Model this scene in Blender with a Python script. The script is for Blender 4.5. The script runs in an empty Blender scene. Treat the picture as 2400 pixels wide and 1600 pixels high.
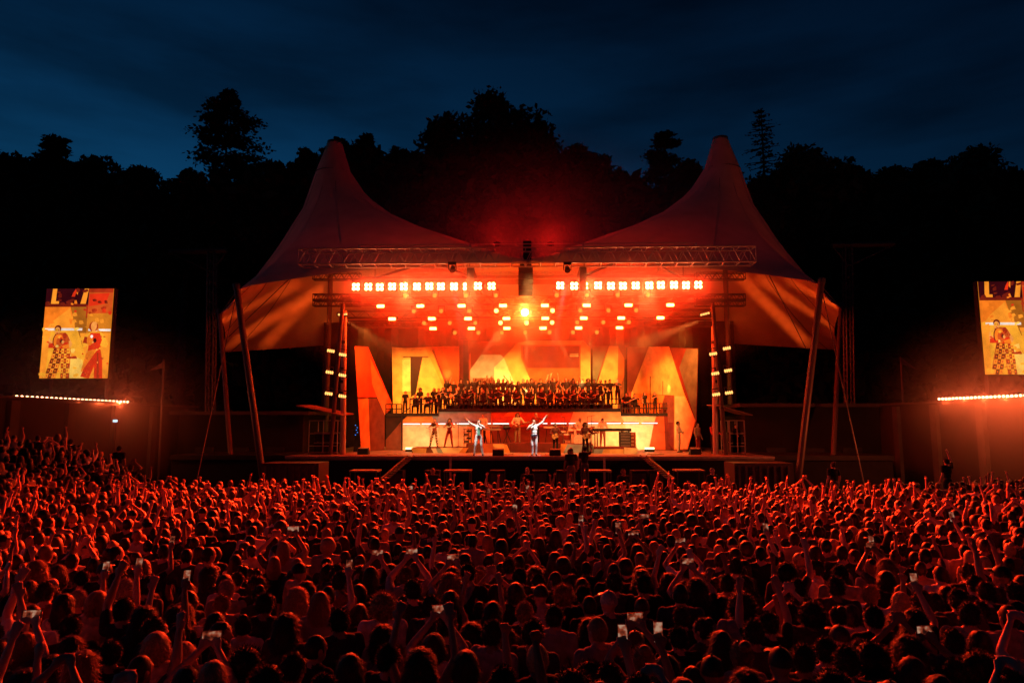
import bpy, bmesh, math, random
import numpy as np
from mathutils import Vector, Matrix, Euler
from mathutils.bvhtree import BVHTree

random.seed(11)
rng = np.random.default_rng(11)
S = bpy.context.scene
COL = S.collection
R = math.radians

# ------------------------------------------------------------------ camera
CZ, PITCH, YAW, FPX = 3.55, R(6.9), R(1.3), 1600.0
f0 = Vector((-math.sin(YAW), math.cos(YAW), 0))
c_r = Vector((math.cos(YAW), math.sin(YAW), 0))
c_f = f0 * math.cos(PITCH) + Vector((0, 0, math.sin(PITCH)))
c_u = -f0 * math.sin(PITCH) + Vector((0, 0, math.cos(PITCH)))
c_o = Vector((0, 0, CZ))
cam_d = bpy.data.cameras.new('camera')
cam = bpy.data.objects.new('camera', cam_d)
COL.objects.link(cam)
m = Matrix.Identity(4)
for i, c in enumerate((c_r, c_u, -c_f)):
    for k in range(3):
        m[k][i] = c[k]
m.translation = c_o
cam.matrix_world = m
cam_d.lens, cam_d.sensor_width, cam_d.sensor_fit = 24.0, 36.0, 'HORIZONTAL'
cam_d.clip_start, cam_d.clip_end = 0.1, 2000
S.camera = cam


def at(px, py, Y):
    """Point of the place on the vertical plane at depth Y that the photograph shows at px, py."""
    d = c_f + c_r * ((px - 1200) / FPX) + c_u * ((800 - py) / FPX)
    return c_o + d * (Y / d.y)


def at_pl(px, py, c, k):
    """The same on the upright plane Y = c + k * X."""
    d = c_f + c_r * ((px - 1200) / FPX) + c_u * ((800 - py) / FPX)
    return c_o + d * (c / (d.y - k * d.x))


def at_z(px, py, z):
    d = c_f + c_r * ((px - 1200) / FPX) + c_u * ((800 - py) / FPX)
    return c_o + d * ((z - CZ) / d.z)


def proj(p):
    q = Vector(p) - c_o
    k = q.dot(c_f)
    return 1200 + FPX * q.dot(c_r) / k, 800 - FPX * q.dot(c_u) / k, k


# ------------------------------------------------------------------ sky and exposure
W = bpy.data.worlds.new('World')
S.world = W
W.use_nodes = True
nt = W.node_tree
nt.nodes.clear()
N, L = nt.nodes.new, nt.links.new
out = N('ShaderNodeOutputWorld')
bg = N('ShaderNodeBackground')
sky = N('ShaderNodeTexSky')
sky.sky_type = 'NISHITA'
sky.sun_disc = False
sky.sun_elevation = R(-4.0)
sky.sun_rotation = R(-55)
sky.altitude = 0
sky.air_density, sky.dust_density, sky.ozone_density = 1.0, 0.3, 3.0
tint = N('ShaderNodeMix'); tint.data_type = 'RGBA'; tint.blend_type = 'MULTIPLY'
tint.inputs[0].default_value = 1.0
tint.inputs[7].default_value = (0.1, 0.9, 0.78, 1)
tc = N('ShaderNodeTexCoord')
mp = N('ShaderNodeMapping'); mp.inputs['Scale'].default_value = (1.2, 1.2, 5.5)
mp.inputs['Rotation'].default_value = (0.10, 0.16, 0.4)
mp.inputs['Location'].default_value = (3.1, 0.4, 1.7)
nz = N('ShaderNodeTexNoise'); nz.inputs['Scale'].default_value = 2.1
nz.inputs['Detail'].default_value = 5; nz.inputs['Roughness'].default_value = 0.52
rmp = N('ShaderNodeMapRange')
rmp.inputs[1].default_value, rmp.inputs[2].default_value = 0.36, 0.62
rmp.inputs[3].default_value, rmp.inputs[4].default_value = 0.5, 1.0
cl = N('ShaderNodeMix'); cl.data_type = 'RGBA'; cl.blend_type = 'MULTIPLY'
cl.inputs[0].default_value = 1.0
L(sky.outputs[0], tint.inputs[6])
L(tc.outputs['Generated'], mp.inputs[0]); L(mp.outputs[0], nz.inputs['Vector'])
L(nz.outputs[0], rmp.inputs[0])
L(tint.outputs[2], cl.inputs[6]); L(rmp.outputs[0], cl.inputs[7])
sp = N('ShaderNodeSeparateXYZ'); L(tc.outputs['Generated'], sp.inputs[0])
gr = N('ShaderNodeMapRange'); gr.inputs[1].default_value, gr.inputs[2].default_value = 0.18, 0.62
gr.inputs[3].default_value, gr.inputs[4].default_value = 1.35, 0.5
L(sp.outputs[2], gr.inputs[0])
g2 = N('ShaderNodeMix'); g2.data_type = 'RGBA'; g2.blend_type = 'MULTIPLY'; g2.inputs[0].default_value = 1.0
L(cl.outputs[2], g2.inputs[6]); L(gr.outputs[0], g2.inputs[7])
L(g2.outputs[2], bg.inputs[0]); bg.inputs[1].default_value = 1.5
L(bg.outputs[0], out.inputs[0])
S.view_settings.view_transform = 'Standard'
S.view_settings.look = 'None'
S.view_settings.exposure = 0.0
S.view_settings.gamma = 1.0
S.view_settings.use_curve_mapping = False
S.cycles.max_bounces = 5
S.cycles.diffuse_bounces = 2
S.cycles.glossy_bounces = 2
S.cycles.volume_bounces = 0
S.cycles.transparent_max_bounces = 6
S.cycles.sample_clamp_indirect = 2.0
S.cycles.use_denoising = True


# ------------------------------------------------------------------ materials
MATS = {}


def mat(name, col, rough=0.75, var=0.25, scale=6.0, bump=0.0, metal=0.0, transl=0.0, spec=0.3, obj_col=False, island=None):
    if name in MATS:
        return MATS[name]
    mt = bpy.data.materials.new(name)
    mt.use_nodes = True
    n = mt.node_tree.nodes
    l = mt.node_tree.links.new
    b = n['Principled BSDF']
    b.inputs['Roughness'].default_value = rough
    b.inputs['Metallic'].default_value = metal
    b.inputs['Specular IOR Level'].default_value = spec
    tc = n.new('ShaderNodeTexCoord')
    nz = n.new('ShaderNodeTexNoise')
    nz.inputs['Scale'].default_value = scale
    nz.inputs['Detail'].default_value = 5
    l(tc.outputs['Object'], nz.inputs['Vector'])
    mr = n.new('ShaderNodeMapRange')
    mr.inputs[1].default_value, mr.inputs[2].default_value = 0.3, 0.7
    mr.inputs[3].default_value, mr.inputs[4].default_value = 1 - var, 1 + var
    l(nz.outputs[0], mr.inputs[0])
    mx = n.new('ShaderNodeMix'); mx.data_type = 'RGBA'; mx.blend_type = 'MULTIPLY'
    mx.inputs[0].default_value = 1
    mx.inputs[6].default_value = (*col, 1)
    l(mr.outputs[0], mx.inputs[7])
    if obj_col:
        oi = n.new('ShaderNodeObjectInfo')
        l(oi.outputs['Color'], mx.inputs[6])
    if island:
        ge = n.new('ShaderNodeNewGeometry')
        cr = n.new('ShaderNodeValToRGB')
        cr.color_ramp.interpolation = 'CONSTANT'
        el = cr.color_ramp.elements
        while len(el) < len(island):
            el.new(0.5)
        for i, c in enumerate(island):
            el[i].position = i / len(island)
            el[i].color = (*c, 1)
        l(ge.outputs['Random Per Island'], cr.inputs[0])
        l(cr.outputs[0], mx.inputs[6])
    l(mx.outputs[2], b.inputs['Base Color'])
    if bump:
        bp = n.new('ShaderNodeBump')
        bp.inputs['Strength'].default_value = bump
        bp.inputs['Distance'].default_value = 0.05
        l(nz.outputs[0], bp.inputs['Height'])
        l(bp.outputs[0], b.inputs['Normal'])
    if transl:
        tr = n.new('ShaderNodeBsdfTranslucent')
        l(mx.outputs[2], tr.inputs[0])
        ms = n.new('ShaderNodeMixShader')
        ms.inputs[0].default_value = transl
        l(b.outputs[0], ms.inputs[1]); l(tr.outputs[0], ms.inputs[2])
        l(ms.outputs[0], n['Material Output'].inputs[0])
    MATS[name] = mt
    return mt


def emis(name, col, strength, sample=False, base=(0.02, 0.02, 0.02)):
    if name in MATS:
        return MATS[name]
    mt = bpy.data.materials.new(name)
    mt.use_nodes = True
    b = mt.node_tree.nodes['Principled BSDF']
    b.inputs['Base Color'].default_value = (*base, 1)
    b.inputs['Emission Color'].default_value = (*col, 1)
    b.inputs['Emission Strength'].default_value = strength
    mt.cycles.emission_sampling = 'AUTO' if sample else 'NONE'
    MATS[name] = mt
    return mt


def volume(name, col, density, aniso=0.3):
    mt = bpy.data.materials.new(name)
    mt.use_nodes = True
    n = mt.node_tree.nodes
    n.remove(n['Principled BSDF'])
    v = n.new('ShaderNodeVolumePrincipled')
    v.inputs['Color'].default_value = (*col, 1)
    v.inputs['Density'].default_value = density
    v.inputs['Anisotropy'].default_value = aniso
    mt.node_tree.links.new(v.outputs[0], n['Material Output'].inputs['Volume'])
    return mt


# ------------------------------------------------------------------ mesh helpers
class MB:
    def __init__(s):
        s.v, s.f, s.m = [], [], []

    def add(s, v, f, mi=0):
        o = len(s.v)
        s.v += [tuple(x) for x in v]
        s.f += [tuple(i + o for i in q) for q in f]
        s.m += [mi] * len(f)
        return s

    def box(s, c, d, rz=0.0, mi=0, rx=0.0, bev=0.0):
        hx, hy, hz = d[0] / 2, d[1] / 2, d[2] / 2
        rot = Matrix.Rotation(rz, 3, 'Z') @ Matrix.Rotation(rx, 3, 'X')
        v = [rot @ Vector((x * hx, y * hy, z * hz)) + Vector(c) for x in (-1, 1) for y in (-1, 1) for z in (-1, 1)]
        return s.add(v, [(0, 1, 3, 2), (4, 6, 7, 5), (0, 4, 5, 1), (2, 3, 7, 6), (0, 2, 6, 4), (1, 5, 7, 3)], mi)

    def tube(s, p0, p1, r0, r1=None, n=8, mi=0, caps=True):
        p0, p1 = Vector(p0), Vector(p1)
        r1 = r0 if r1 is None else r1
        z = (p1 - p0).normalized()
        x = z.orthogonal().normalized()
        y = z.cross(x)
        v = []
        for p, r in ((p0, r0), (p1, r1)):
            v += [p + (x * math.cos(2 * math.pi * i / n) + y * math.sin(2 * math.pi * i / n)) * r for i in range(n)]
        f = [(i, (i + 1) % n, n + (i + 1) % n, n + i) for i in range(n)]
        if caps:
            f += [tuple(range(n - 1, -1, -1)), tuple(range(n, 2 * n))]
        return s.add(v, f, mi)

    def path(s, pts, r, n=6, mi=0):
        for a, b in zip(pts[:-1], pts[1:]):
            s.tube(a, b, r, n=n, mi=mi)
        return s

    def prism(s, pts, depth, mi=0):
        """Polygon pts pushed along vector depth."""
        pts = [Vector(p) for p in pts]
        d = Vector(depth)
        n = len(pts)
        v = pts + [p + d for p in pts]
        f = [tuple(range(n)), tuple(range(2 * n - 1, n - 1, -1))] + [(i, n + i, n + (i + 1) % n, (i + 1) % n) for i in range(n)]
        return s.add(v, f, mi)

    def ball(s, c, r, n=10, k=6, mi=0):
        r = Vector(r) if not isinstance(r, (int, float)) else Vector((r, r, r))
        c = Vector(c)
        v = [c + Vector((0, 0, r.z))]
        for j in range(1, k):
            t = math.pi * j / k
            v += [c + Vector((r.x * math.sin(t) * math.cos(2 * math.pi * i / n), r.y * math.sin(t) * math.sin(2 * math.pi * i / n), r.z * math.cos(t))) for i in range(n)]
        v.append(c - Vector((0, 0, r.z)))
        f = [(0, 1 + i, 1 + (i + 1) % n) for i in range(n)]
        for j in range(k - 2):
            a = 1 + j * n
            f += [(a + i, a + n + i, a + n + (i + 1) % n, a + (i + 1) % n) for i in range(n)]
        a = 1 + (k - 2) * n
        f += [(a + i, len(v) - 1, a + (i + 1) % n) for i in range(n)]
        return s.add(v, f, mi)

    def mesh(s, name, mats, smooth=False):
        me = bpy.data.meshes.new(name)
        me.from_pydata(s.v, [], s.f)
        for mt in (mats if isinstance(mats, (list, tuple)) else [mats]):
            me.materials.append(mt)
        me.polygons.foreach_set('material_index', s.m)
        if smooth:
            me.polygons.foreach_set('use_smooth', [True] * len(s.f))
        me.update()
        return me


def link(name, me, parent=None, loc=(0, 0, 0), rot=(0, 0, 0)):
    o = bpy.data.objects.new(name, me)
    COL.objects.link(o)
    if parent is not None:
        o.parent = parent
    o.location = loc
    o.rotation_euler = rot
    return o


def tag(o, label=None, cat=None, group=None, kind=None):
    if label: o['label'] = label
    if cat: o['category'] = cat
    if group: o['group'] = group
    if kind: o['kind'] = kind
    return o


def root(name, loc, label, cat, group=None, rot=(0, 0, 0)):
    o = link(name, None, None, loc, rot)
    o.empty_display_size = 0.1
    return tag(o, label, cat, group)


def part(name, mb, mats, parent, smooth=False):
    """A part whose mesh was written in world coordinates, under an unrotated parent."""
    o = link(name, mb.mesh(name, mats, smooth), parent)
    p, off = parent, Vector((0, 0, 0))
    while p is not None:
        off += p.location
        p = p.parent
    o.location = -off
    return o


_UNIT = {}


def bar(name, p0, p1, r, mt, parent, n=6):
    """A straight bar or tube: all of one material share one unit mesh."""
    key = (mt.name, n)
    if key not in _UNIT:
        _UNIT[key] = MB().tube((0, 0, 0), (0, 0, 1), 1, n=n).mesh('bar_' + mt.name, mt, False)
    o = link(name, _UNIT[key], parent)
    p0, p1 = Vector(p0), Vector(p1)
    d = p1 - p0
    q = d.to_track_quat('Z', 'Y')
    off, p = Vector((0, 0, 0)), parent
    while p is not None:
        off += p.location
        p = p.parent
    o.location = p0 - off
    o.rotation_mode = 'QUATERNION'
    o.rotation_quaternion = q
    o.scale = (r, r, d.length)
    return o


ORD = ('first second third fourth fifth sixth seventh eighth ninth tenth eleventh twelfth thirteenth fourteenth fifteenth sixteenth '
       'seventeenth eighteenth nineteenth twentieth').split()


def ordw(i):
    i += 1
    if i <= 20: return ORD[i - 1]
    t, u = divmod(i, 10)
    tens = {2: 'twent', 3: 'thirt', 4: 'fort', 5: 'fift', 6: 'sixt'}[t]
    return tens + 'ieth' if u == 0 else tens + 'y-' + ORD[u - 1]


def spot(name, loc, target, power, col, angle, blend=0.4, radius=0.06, parent=None):
    d = bpy.data.lights.new(name, 'SPOT')
    d.energy, d.color, d.spot_size, d.spot_blend, d.shadow_soft_size = power, col, angle, blend, radius
    o = bpy.data.objects.new(name, d)
    COL.objects.link(o)
    o.location = loc
    o.rotation_euler = (Vector(target) - Vector(loc)).to_track_quat('-Z', 'Y').to_euler()
    return o


def point(name, loc, power, col, radius=0.08):
    d = bpy.data.lights.new(name, 'POINT')
    d.energy, d.color, d.shadow_soft_size = power, col, radius
    o = bpy.data.objects.new(name, d)
    COL.objects.link(o)
    o.location = loc
    return o


RED = (1.0, 0.075, 0.012)
ORANGE = (1.0, 0.24, 0.045)
AMBER = (1.0, 0.42, 0.11)

# shared materials
black = mat('black_paint', (0.012, 0.012, 0.013), 0.6, 0.3, 3)
blackfab = mat('black_fabric', (0.01, 0.01, 0.011), 0.9, 0.3, 3)
steel = mat('steel', (0.33, 0.32, 0.31), 0.38, 0.2, 9, metal=0.6)
alu = mat('aluminium_truss', (0.46, 0.43, 0.41), 0.35, 0.15, 9, metal=0.2)
darksteel = mat('dark_steel', (0.07, 0.065, 0.065), 0.5, 0.3, 5, metal=0.4)
wood = mat('brown_wood', (0.16, 0.09, 0.05), 0.7, 0.3, 8)
deckm = mat('stage_deck', (0.24, 0.20, 0.17), 0.45, 0.35, 1.3, spec=0.5)
concrete = mat('dark_concrete', (0.045, 0.042, 0.04), 0.9, 0.35, 0.8, bump=0.3)
# ================================================================== the setting
SX = at(1237, 1067, 34.8).x          # the stage's middle
ZS = 1.95                            # stage floor
YS = 34.8                            # stage front edge


def ground_z(x, y):
    """The arena floor, the raked banks at its sides and the wooded slope behind the stage."""
    z = 0.0
    side = max(0.0, abs(x - 0.4) - (13.7 if x < 0 else 16.8))
    if y < 34:
        z = min(side * 0.30, 3.0) * min(1.0, max(0.0, (34 - y) / 8)) * min(1, max(0, (y - 8) / 8))
    if y > 56:
        z += min((y - 56) * 0.55, 30)
    return z


xs = np.concatenate([np.linspace(-600, -40, 8), np.linspace(-34, 34, 69), np.linspace(40, 600, 8)])
ys = np.concatenate([np.linspace(-300, -4, 5), np.linspace(0, 120, 81), np.linspace(150, 900, 8)])
gb = MB()
gv = [(x, y, ground_z(x, y)) for y in ys for x in xs]
nx = len(xs)
gf = [(j * nx + i, j * nx + i + 1, (j + 1) * nx + i + 1, (j + 1) * nx + i) for j in range(len(ys) - 1) for i in range(nx - 1)]
gb.add(gv, gf)
tag(link('ground', gb.mesh('ground', mat('trodden_ground', (0.045, 0.04, 0.03), 0.95, 0.4, 0.7, bump=0.5), True)), kind='structure')

# ------------------------------------------------------------------ stage
st = root('stage', (SX, YS, 0), 'black-fronted raised concert stage with timber deck under the tent roof', 'stage')
part('deck', MB().box((SX, YS + 7.5, ZS - 0.1), (24.6, 15, 0.2)), deckm, st)
part('front_skirt', MB().box((SX, YS + 0.25, (ZS - 0.2) / 2), (24.2, 0.3, ZS - 0.2)), blackfab, st)
part('edge_trim', MB().box((SX, YS - 0.03, ZS - 0.06), (24.6, 0.06, 0.1)), mat('pale_edge', (0.42, 0.36, 0.3), 0.6), st)
for sx in (-1, 1):
    part('wing_floor', MB().box((SX + sx * 15.6, YS + 5.5, ZS - 0.12), (6.3, 9, 0.24)), black, st)
    part('wing_skirt', MB().box((SX + sx * 15.6, YS + 1.2, (ZS - 0.26) / 2), (6.2, 0.2, ZS - 0.26)), blackfab, st)

# stairs from the deck down into the pit, seen from the side as sloping flights
for a, b, nm in (((955, 1069), (893, 1122), 'steep access stair descending from the stage edge below the checked-trouser singer'),
                 ((1515, 1069), (1580, 1122), 'steep access stair descending from the stage edge near the long keyboard table')):
    p0, p1 = at(a[0], a[1], YS - 0.25), at(b[0], b[1], YS - 3.2)
    sr = root('stage_stair', (p1.x, p1.y, 0), nm, 'stair')
    d = p1 - p0
    side = Vector((0.22 if a[0] < 1200 else -0.22, 0.5, 0)).normalized() * 0.55
    for k in (0, 1):
        bar('stringer', p0 + side * k, p1 + side * k, 0.06, darksteel, sr)
    for k in range(11):
        c = p0 + d * ((k + 0.5) / 11) + side * 0.5
        part('tread', MB().box(c, (0.34, 0.6, 0.04)), mat('worn_tread', (0.2, 0.17, 0.15), 0.6), sr)

# low platforms in the pit, catching the red light on top
for i, (x0, x1, y) in enumerate(((818, 884, 1102), (1039, 1103, 1102), (1371, 1434, 1102), (1586, 1653, 1101))):
    a, b = at(x0, y, YS - 2.4), at(x1, y, YS - 2.4)
    nm = ('below the checked black cloth wing', 'below the dark-trousered singer', 'below the keyboard player in a cap', 'below the man in the long pale coat')[i]
    pr = root('pit_platform', ((a.x + b.x) / 2, YS - 2.1, 0), 'low steel-framed pit platform ' + nm, 'platform', 'platforms along the stage front')
    zc = a.z
    part('platform_top', MB().box(((a.x + b.x) / 2, YS - 1.9, zc - 0.04), (b.x - a.x, 1.0, 0.07)), mat('plywood', (0.36, 0.28, 0.2), 0.7), pr)
    for sx in (a.x + 0.05, b.x - 0.05):
        for yy in (YS - 2.35, YS - 1.45):
            bar('leg', (sx, yy, 0), (sx, yy, zc - 0.07), 0.03, darksteel, pr)
# subwoofers along the pit
for i, px in enumerate((925, 1010, 1165, 1265, 1323, 1500, 1540)):
    a = at(px, 1108, YS - 1.6)
    sr = root('subwoofer', (a.x, YS - 1.2, 0), f'black pit subwoofer cabinet, {ordw(i)} from the audience\'s left along the stage front', 'loudspeaker', 'subwoofers along the stage front')
    h = at(px, 1103, YS - 1.6).z
    part('cabinet', MB().box((a.x, YS - 1.05, h / 2), (0.72, 0.8, h)), black, sr)
    part('grille', MB().box((a.x, YS - 1.47, h / 2), (0.62, 0.03, h * 0.8)), darksteel, sr)
for px, lab in ((1056, 'orange-lit steel post beneath the stage edge by the blue-suited singer'), (1416, 'orange-lit steel post beneath the stage edge by the keyboard table')):
    a = at(px, 1069, YS - 0.35)
    pr = root('edge_post', (a.x, YS - 0.4, 0), lab, 'post')
    part('upright', MB().box((a.x, YS - 0.4, a.z / 2), (0.1, 0.08, a.z)), mat('pale_post', (0.6, 0.5, 0.4), 0.6), pr)
    part('foot_plate', MB().box((a.x, YS - 0.4, 0.02), (0.34, 0.3, 0.04)), darksteel, pr)

# ------------------------------------------------------------------ painted scenery
PAL = {
    'ochre': (0.62, 0.36, 0.13), 'sand': (0.72, 0.55, 0.3), 'orange': (0.62, 0.25, 0.06), 'rust': (0.42, 0.09, 0.03), 'scarlet': (0.52, 0.07, 0.02),
    'grey': (0.25, 0.33, 0.38), 'olive': (0.10, 0.13, 0.11), 'brown': (0.14, 0.05, 0.03), 'maroon': (0.12, 0.02, 0.015), 'soot': (0.02, 0.012, 0.012), 'cream': (0.74, 0.66, 0.5)}


def paint(k):
    return mat('scenic_' + k, PAL[k], 0.9, 0.3, 1.7, bump=0.15)


def scenery(name, label, Y, base, polys, th=0.03, Yf=None, step=0.006, cat='backdrop'):
    """A scenic flat or cloth: base outline and painted shapes on it, all in the photograph's px read at depth Y (or at Yf(px))."""
    pos = (lambda x, y, o: at_pl(x, y, Yf[0] + o, Yf[1])) if Yf else (lambda x, y, o: at(x, y, Y + o))
    pts = [pos(x, y, 0) for x, y in base[1]]
    c = sum(pts, Vector()) / len(pts)
    zb = min(p.z for p in pts)
    r = root(name, (c.x, c.y, zb), label, cat)
    part('cloth', MB().prism([p + Vector((0, 0.03, 0)) for p in pts], (0, th, 0)), paint(base[0]), r)
    for i, (k, q) in enumerate(polys):
        qs = [pos(x, y, -step * (i + 1)) for x, y in q]
        part('painted_shape', MB().prism(qs, (0, step * (i + 1) + 0.031, 0)), paint(k), r)
    return r


YB = 47.5


def turned(x0, Y0, x1, Y1):
    """Upright plane through two plan points, given as px and depth: a wing cloth turned towards the audience."""
    a, b = at(x0, 950, Y0), at(x1, 950, Y1)
    k = (b.y - a.y) / (b.x - a.x)
    return a.y - k * a.x, k


Yw = turned(832, 39.2, 925, 43.8)


scenery('backdrop_cloth', 'scarlet and orange slanted stroke cloth hanging beside the floodlit mast', 0,
        ('scarlet', [(831, 811), (862, 812), (922, 953), (901, 972), (901, 1054), (868, 1056), (845, 1050)]),
        [('orange', [(868, 840), (922, 953), (901, 972), (884, 931), (872, 900)]),
         ('orange', [(840, 938), (863, 932), (868, 1055), (846, 1049)]),
         ('brown', [(863, 932), (884, 931), (901, 970), (901, 1054), (868, 1056)]),
         ('soot', [(838, 930), (884, 930), (884, 933), (838, 933)])], Yf=Yw)
scenery('backdrop_cloth', 'yellow backdrop cloth with a dark slit and red diagonal bands behind the choir', YB,
        ('ochre', [(918, 813), (950, 815), (996, 813), (1040, 811), (1076, 811), (1076, 1000), (922, 1000)]),
        [('sand', [(943, 842), (962, 842), (962, 918), (943, 918)]),
         ('soot', [(962, 836), (990, 836), (974, 922), (963, 930)]),
         ('soot', [(944, 835), (1004, 835), (1004, 837), (944, 837)]),
         ('orange', [(996, 813), (1010, 814), (1054, 930), (1043, 915)]),
         ('scarlet', [(1010, 813), (1076, 811), (1076, 935), (1057, 935)]),
         ('rust', [(1024, 812), (1034, 812), (1062, 880), (1071, 935), (1062, 935)]),
         ('maroon', [(1012, 820), (1017, 820), (1052, 905), (1050, 913)])])
scenery('backdrop_cloth', 'dark narrow cloth hanging between the yellow and grey painted backdrops', YB + 0.4,
        ('maroon', [(1074, 795), (1103, 795), (1103, 1000), (1074, 1000)]), [('soot', [(1086, 797), (1097, 797), (1097, 998), (1086, 998)])])
scenery('backdrop_cloth', 'huge middle backdrop of grey hooded arch, yellow diagonal and framed dark red square', YB,
        ('rust', [(1100, 830), (1128, 800), (1366, 797), (1384, 815), (1384, 1000), (1100, 1000)]),
        [('maroon', [(1103, 801), (1213, 801), (1181, 837), (1128, 832), (1103, 864)]),
         ('grey', [(1128, 831), (1174, 831), (1180, 838), (1158, 861), (1157, 960), (1100, 960), (1102, 866)]),
         ('brown', [(1108, 886), (1157, 885), (1157, 960), (1108, 960)]),
         ('cream', [(1158, 861), (1181, 838), (1213, 915), (1213, 985), (1158, 985)]),
         ('ochre', [(1181, 837), (1214, 803), (1221, 806), (1221, 838), (1258, 925), (1262, 985), (1213, 985), (1213, 915)]),
         ('rust', [(1222, 808), (1361, 808), (1361, 985), (1262, 985), (1258, 925), (1222, 838)]),
         ('maroon', [(1225, 811), (1358, 811), (1358, 862), (1236, 862), (1225, 838)]),
         ('sand', [(1214, 803), (1240, 798), (1367, 798), (1362, 808), (1221, 808)]),
         ('ochre', [(1367, 798), (1384, 816), (1384, 985), (1361, 985), (1361, 808)]),
         ('cream', [(1336, 829), (1356, 829), (1356, 831), (1336, 831)]),
         ('cream', [(1336, 833), (1356, 833), (1356, 835), (1336, 835)])])
scenery('backdrop_cloth', 'orange leaning stroke on an olive cloth next to the framed red square', YB,
        ('brown', [(1389, 810), (1468, 810), (1468, 1000), (1389, 1000)]),
        [('olive', [(1389, 811), (1423, 811), (1398, 895), (1389, 907)]),
         ('ochre', [(1428, 811), (1449, 811), (1447, 960), (1385, 960), (1398, 904)]),
         ('rust', [(1449, 811), (1463, 842), (1463, 880), (1447, 925)]),
         ('soot', [(1463, 842), (1468, 842), (1468, 950), (1463, 950)])])


Yr = turned(1470, 46.6, 1637, 40.0)


scenery('backdrop_cloth', 'tall orange trapezoid cloth and olive strip beside the coated man', 0,
        ('maroon', [(1470, 812), (1637, 816), (1633, 985), (1612, 1054), (1579, 1056), (1540, 1000), (1470, 1000)]),
        [('ochre', [(1521, 812), (1568, 812), (1604, 923), (1630, 985), (1612, 1052), (1580, 1054), (1580, 926), (1480, 921)]),
         ('olive', [(1609, 817), (1636, 817), (1631, 985), (1592, 861)]),
         ('brown', [(1558, 926), (1580, 926), (1580, 990), (1540, 990)]),
         ('orange', [(1480, 921), (1558, 926), (1540, 985), (1480, 985)]),
         ('sand', [(1582, 928), (1604, 928), (1628, 985), (1610, 1050), (1582, 1052)]),
         ('soot', [(1523, 881), (1525, 881), (1525, 960), (1523, 960)]),
         ('soot', [(1553, 893), (1554, 893), (1554, 926), (1553, 926)])], Yf=Yr)
part_black = root('backstage_drape', (SX, 49.5, ZS), 'black drape closing the stage behind the painted backdrops', 'drape')
mb = MB()
for i in range(60):
    x0 = SX - 15 + i * 0.5
    mb.add([(x0, 49.5 + 0.12 * (i % 2), ZS), (x0 + 0.5, 49.5 + 0.12 * ((i + 1) % 2), ZS), (x0 + 0.5, 49.5 + 0.12 * ((i + 1) % 2), 11), (x0, 49.5 + 0.12 * (i % 2), 11)], [(0, 1, 2, 3)])
part('pleated_cloth', mb, mat('dark_red_drape', (0.012, 0.004, 0.004), 0.9), part_black)

# ------------------------------------------------------------------ choir riser
YR = 42.6
rz_lo, rz_hi = at(960, 968, YR).z, at(1240, 957, YR).z
rr = root('choir_riser', (SX, YR, ZS), 'two-level choir riser with painted front wall and steel railings behind the band', 'riser')
xl, xa, xb, xr_ = at(903, 968, YR).x, at(1028, 968, YR).x, at(1455, 968, YR).x, at(1579, 968, YR).x
part('low_platform', MB().box(((xl + xa) / 2, YR + 1.9, rz_lo - 0.09), (xa - xl, 3.8, 0.18)), black, rr)
part('low_platform', MB().box(((xb + xr_) / 2, YR + 1.9, rz_lo - 0.09), (xr_ - xb, 3.8, 0.18)), black, rr)
part('high_platform', MB().box(((xa + xb) / 2, YR + 1.9, rz_hi - 0.1), (xb - xa - 0.02, 3.8, 0.2)), black, rr)
part('back_step', MB().box(((xa + xb) / 2, YR + 2.6, rz_hi + 0.14), (xb - xa - 0.6, 2.2, 0.28)), black, rr)
wl = part('front_wall', MB().box(((xl + xr_) / 2, YR + 0.25, (ZS + rz_lo - 0.18) / 2 + 0.005), (xr_ - xl - 0.1, 0.3, rz_lo - ZS - 0.2)).box(
    ((xa + xb) / 2, YR + 0.25, (rz_lo + rz_hi) / 2 - 0.19), (xb - xa - 0.1, 0.28, rz_hi - rz_lo)), paint('orange'), rr)
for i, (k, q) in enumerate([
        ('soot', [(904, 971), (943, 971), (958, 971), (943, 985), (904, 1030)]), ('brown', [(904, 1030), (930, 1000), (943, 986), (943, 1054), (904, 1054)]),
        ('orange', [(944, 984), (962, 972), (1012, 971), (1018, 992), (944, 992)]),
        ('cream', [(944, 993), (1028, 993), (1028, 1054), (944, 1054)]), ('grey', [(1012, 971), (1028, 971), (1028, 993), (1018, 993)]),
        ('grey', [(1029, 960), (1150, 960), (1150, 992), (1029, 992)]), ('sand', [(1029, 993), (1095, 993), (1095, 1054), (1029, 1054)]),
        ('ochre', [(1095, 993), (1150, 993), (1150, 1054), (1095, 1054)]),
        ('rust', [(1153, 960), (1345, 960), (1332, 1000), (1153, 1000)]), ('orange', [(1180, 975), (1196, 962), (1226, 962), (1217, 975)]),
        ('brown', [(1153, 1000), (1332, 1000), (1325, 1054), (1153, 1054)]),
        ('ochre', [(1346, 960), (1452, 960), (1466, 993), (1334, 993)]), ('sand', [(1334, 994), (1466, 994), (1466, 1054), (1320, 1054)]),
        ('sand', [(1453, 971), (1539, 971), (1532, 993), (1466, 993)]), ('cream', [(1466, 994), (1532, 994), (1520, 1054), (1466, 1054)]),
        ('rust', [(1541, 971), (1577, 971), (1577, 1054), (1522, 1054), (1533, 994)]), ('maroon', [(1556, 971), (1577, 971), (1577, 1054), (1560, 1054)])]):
    part('painted_panel', MB().prism([at(x, y, YR + 0.08 - 0.004 * i) for x, y in q], (0, 0.012 + 0.004 * i, 0)), paint(k), wl)
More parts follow.
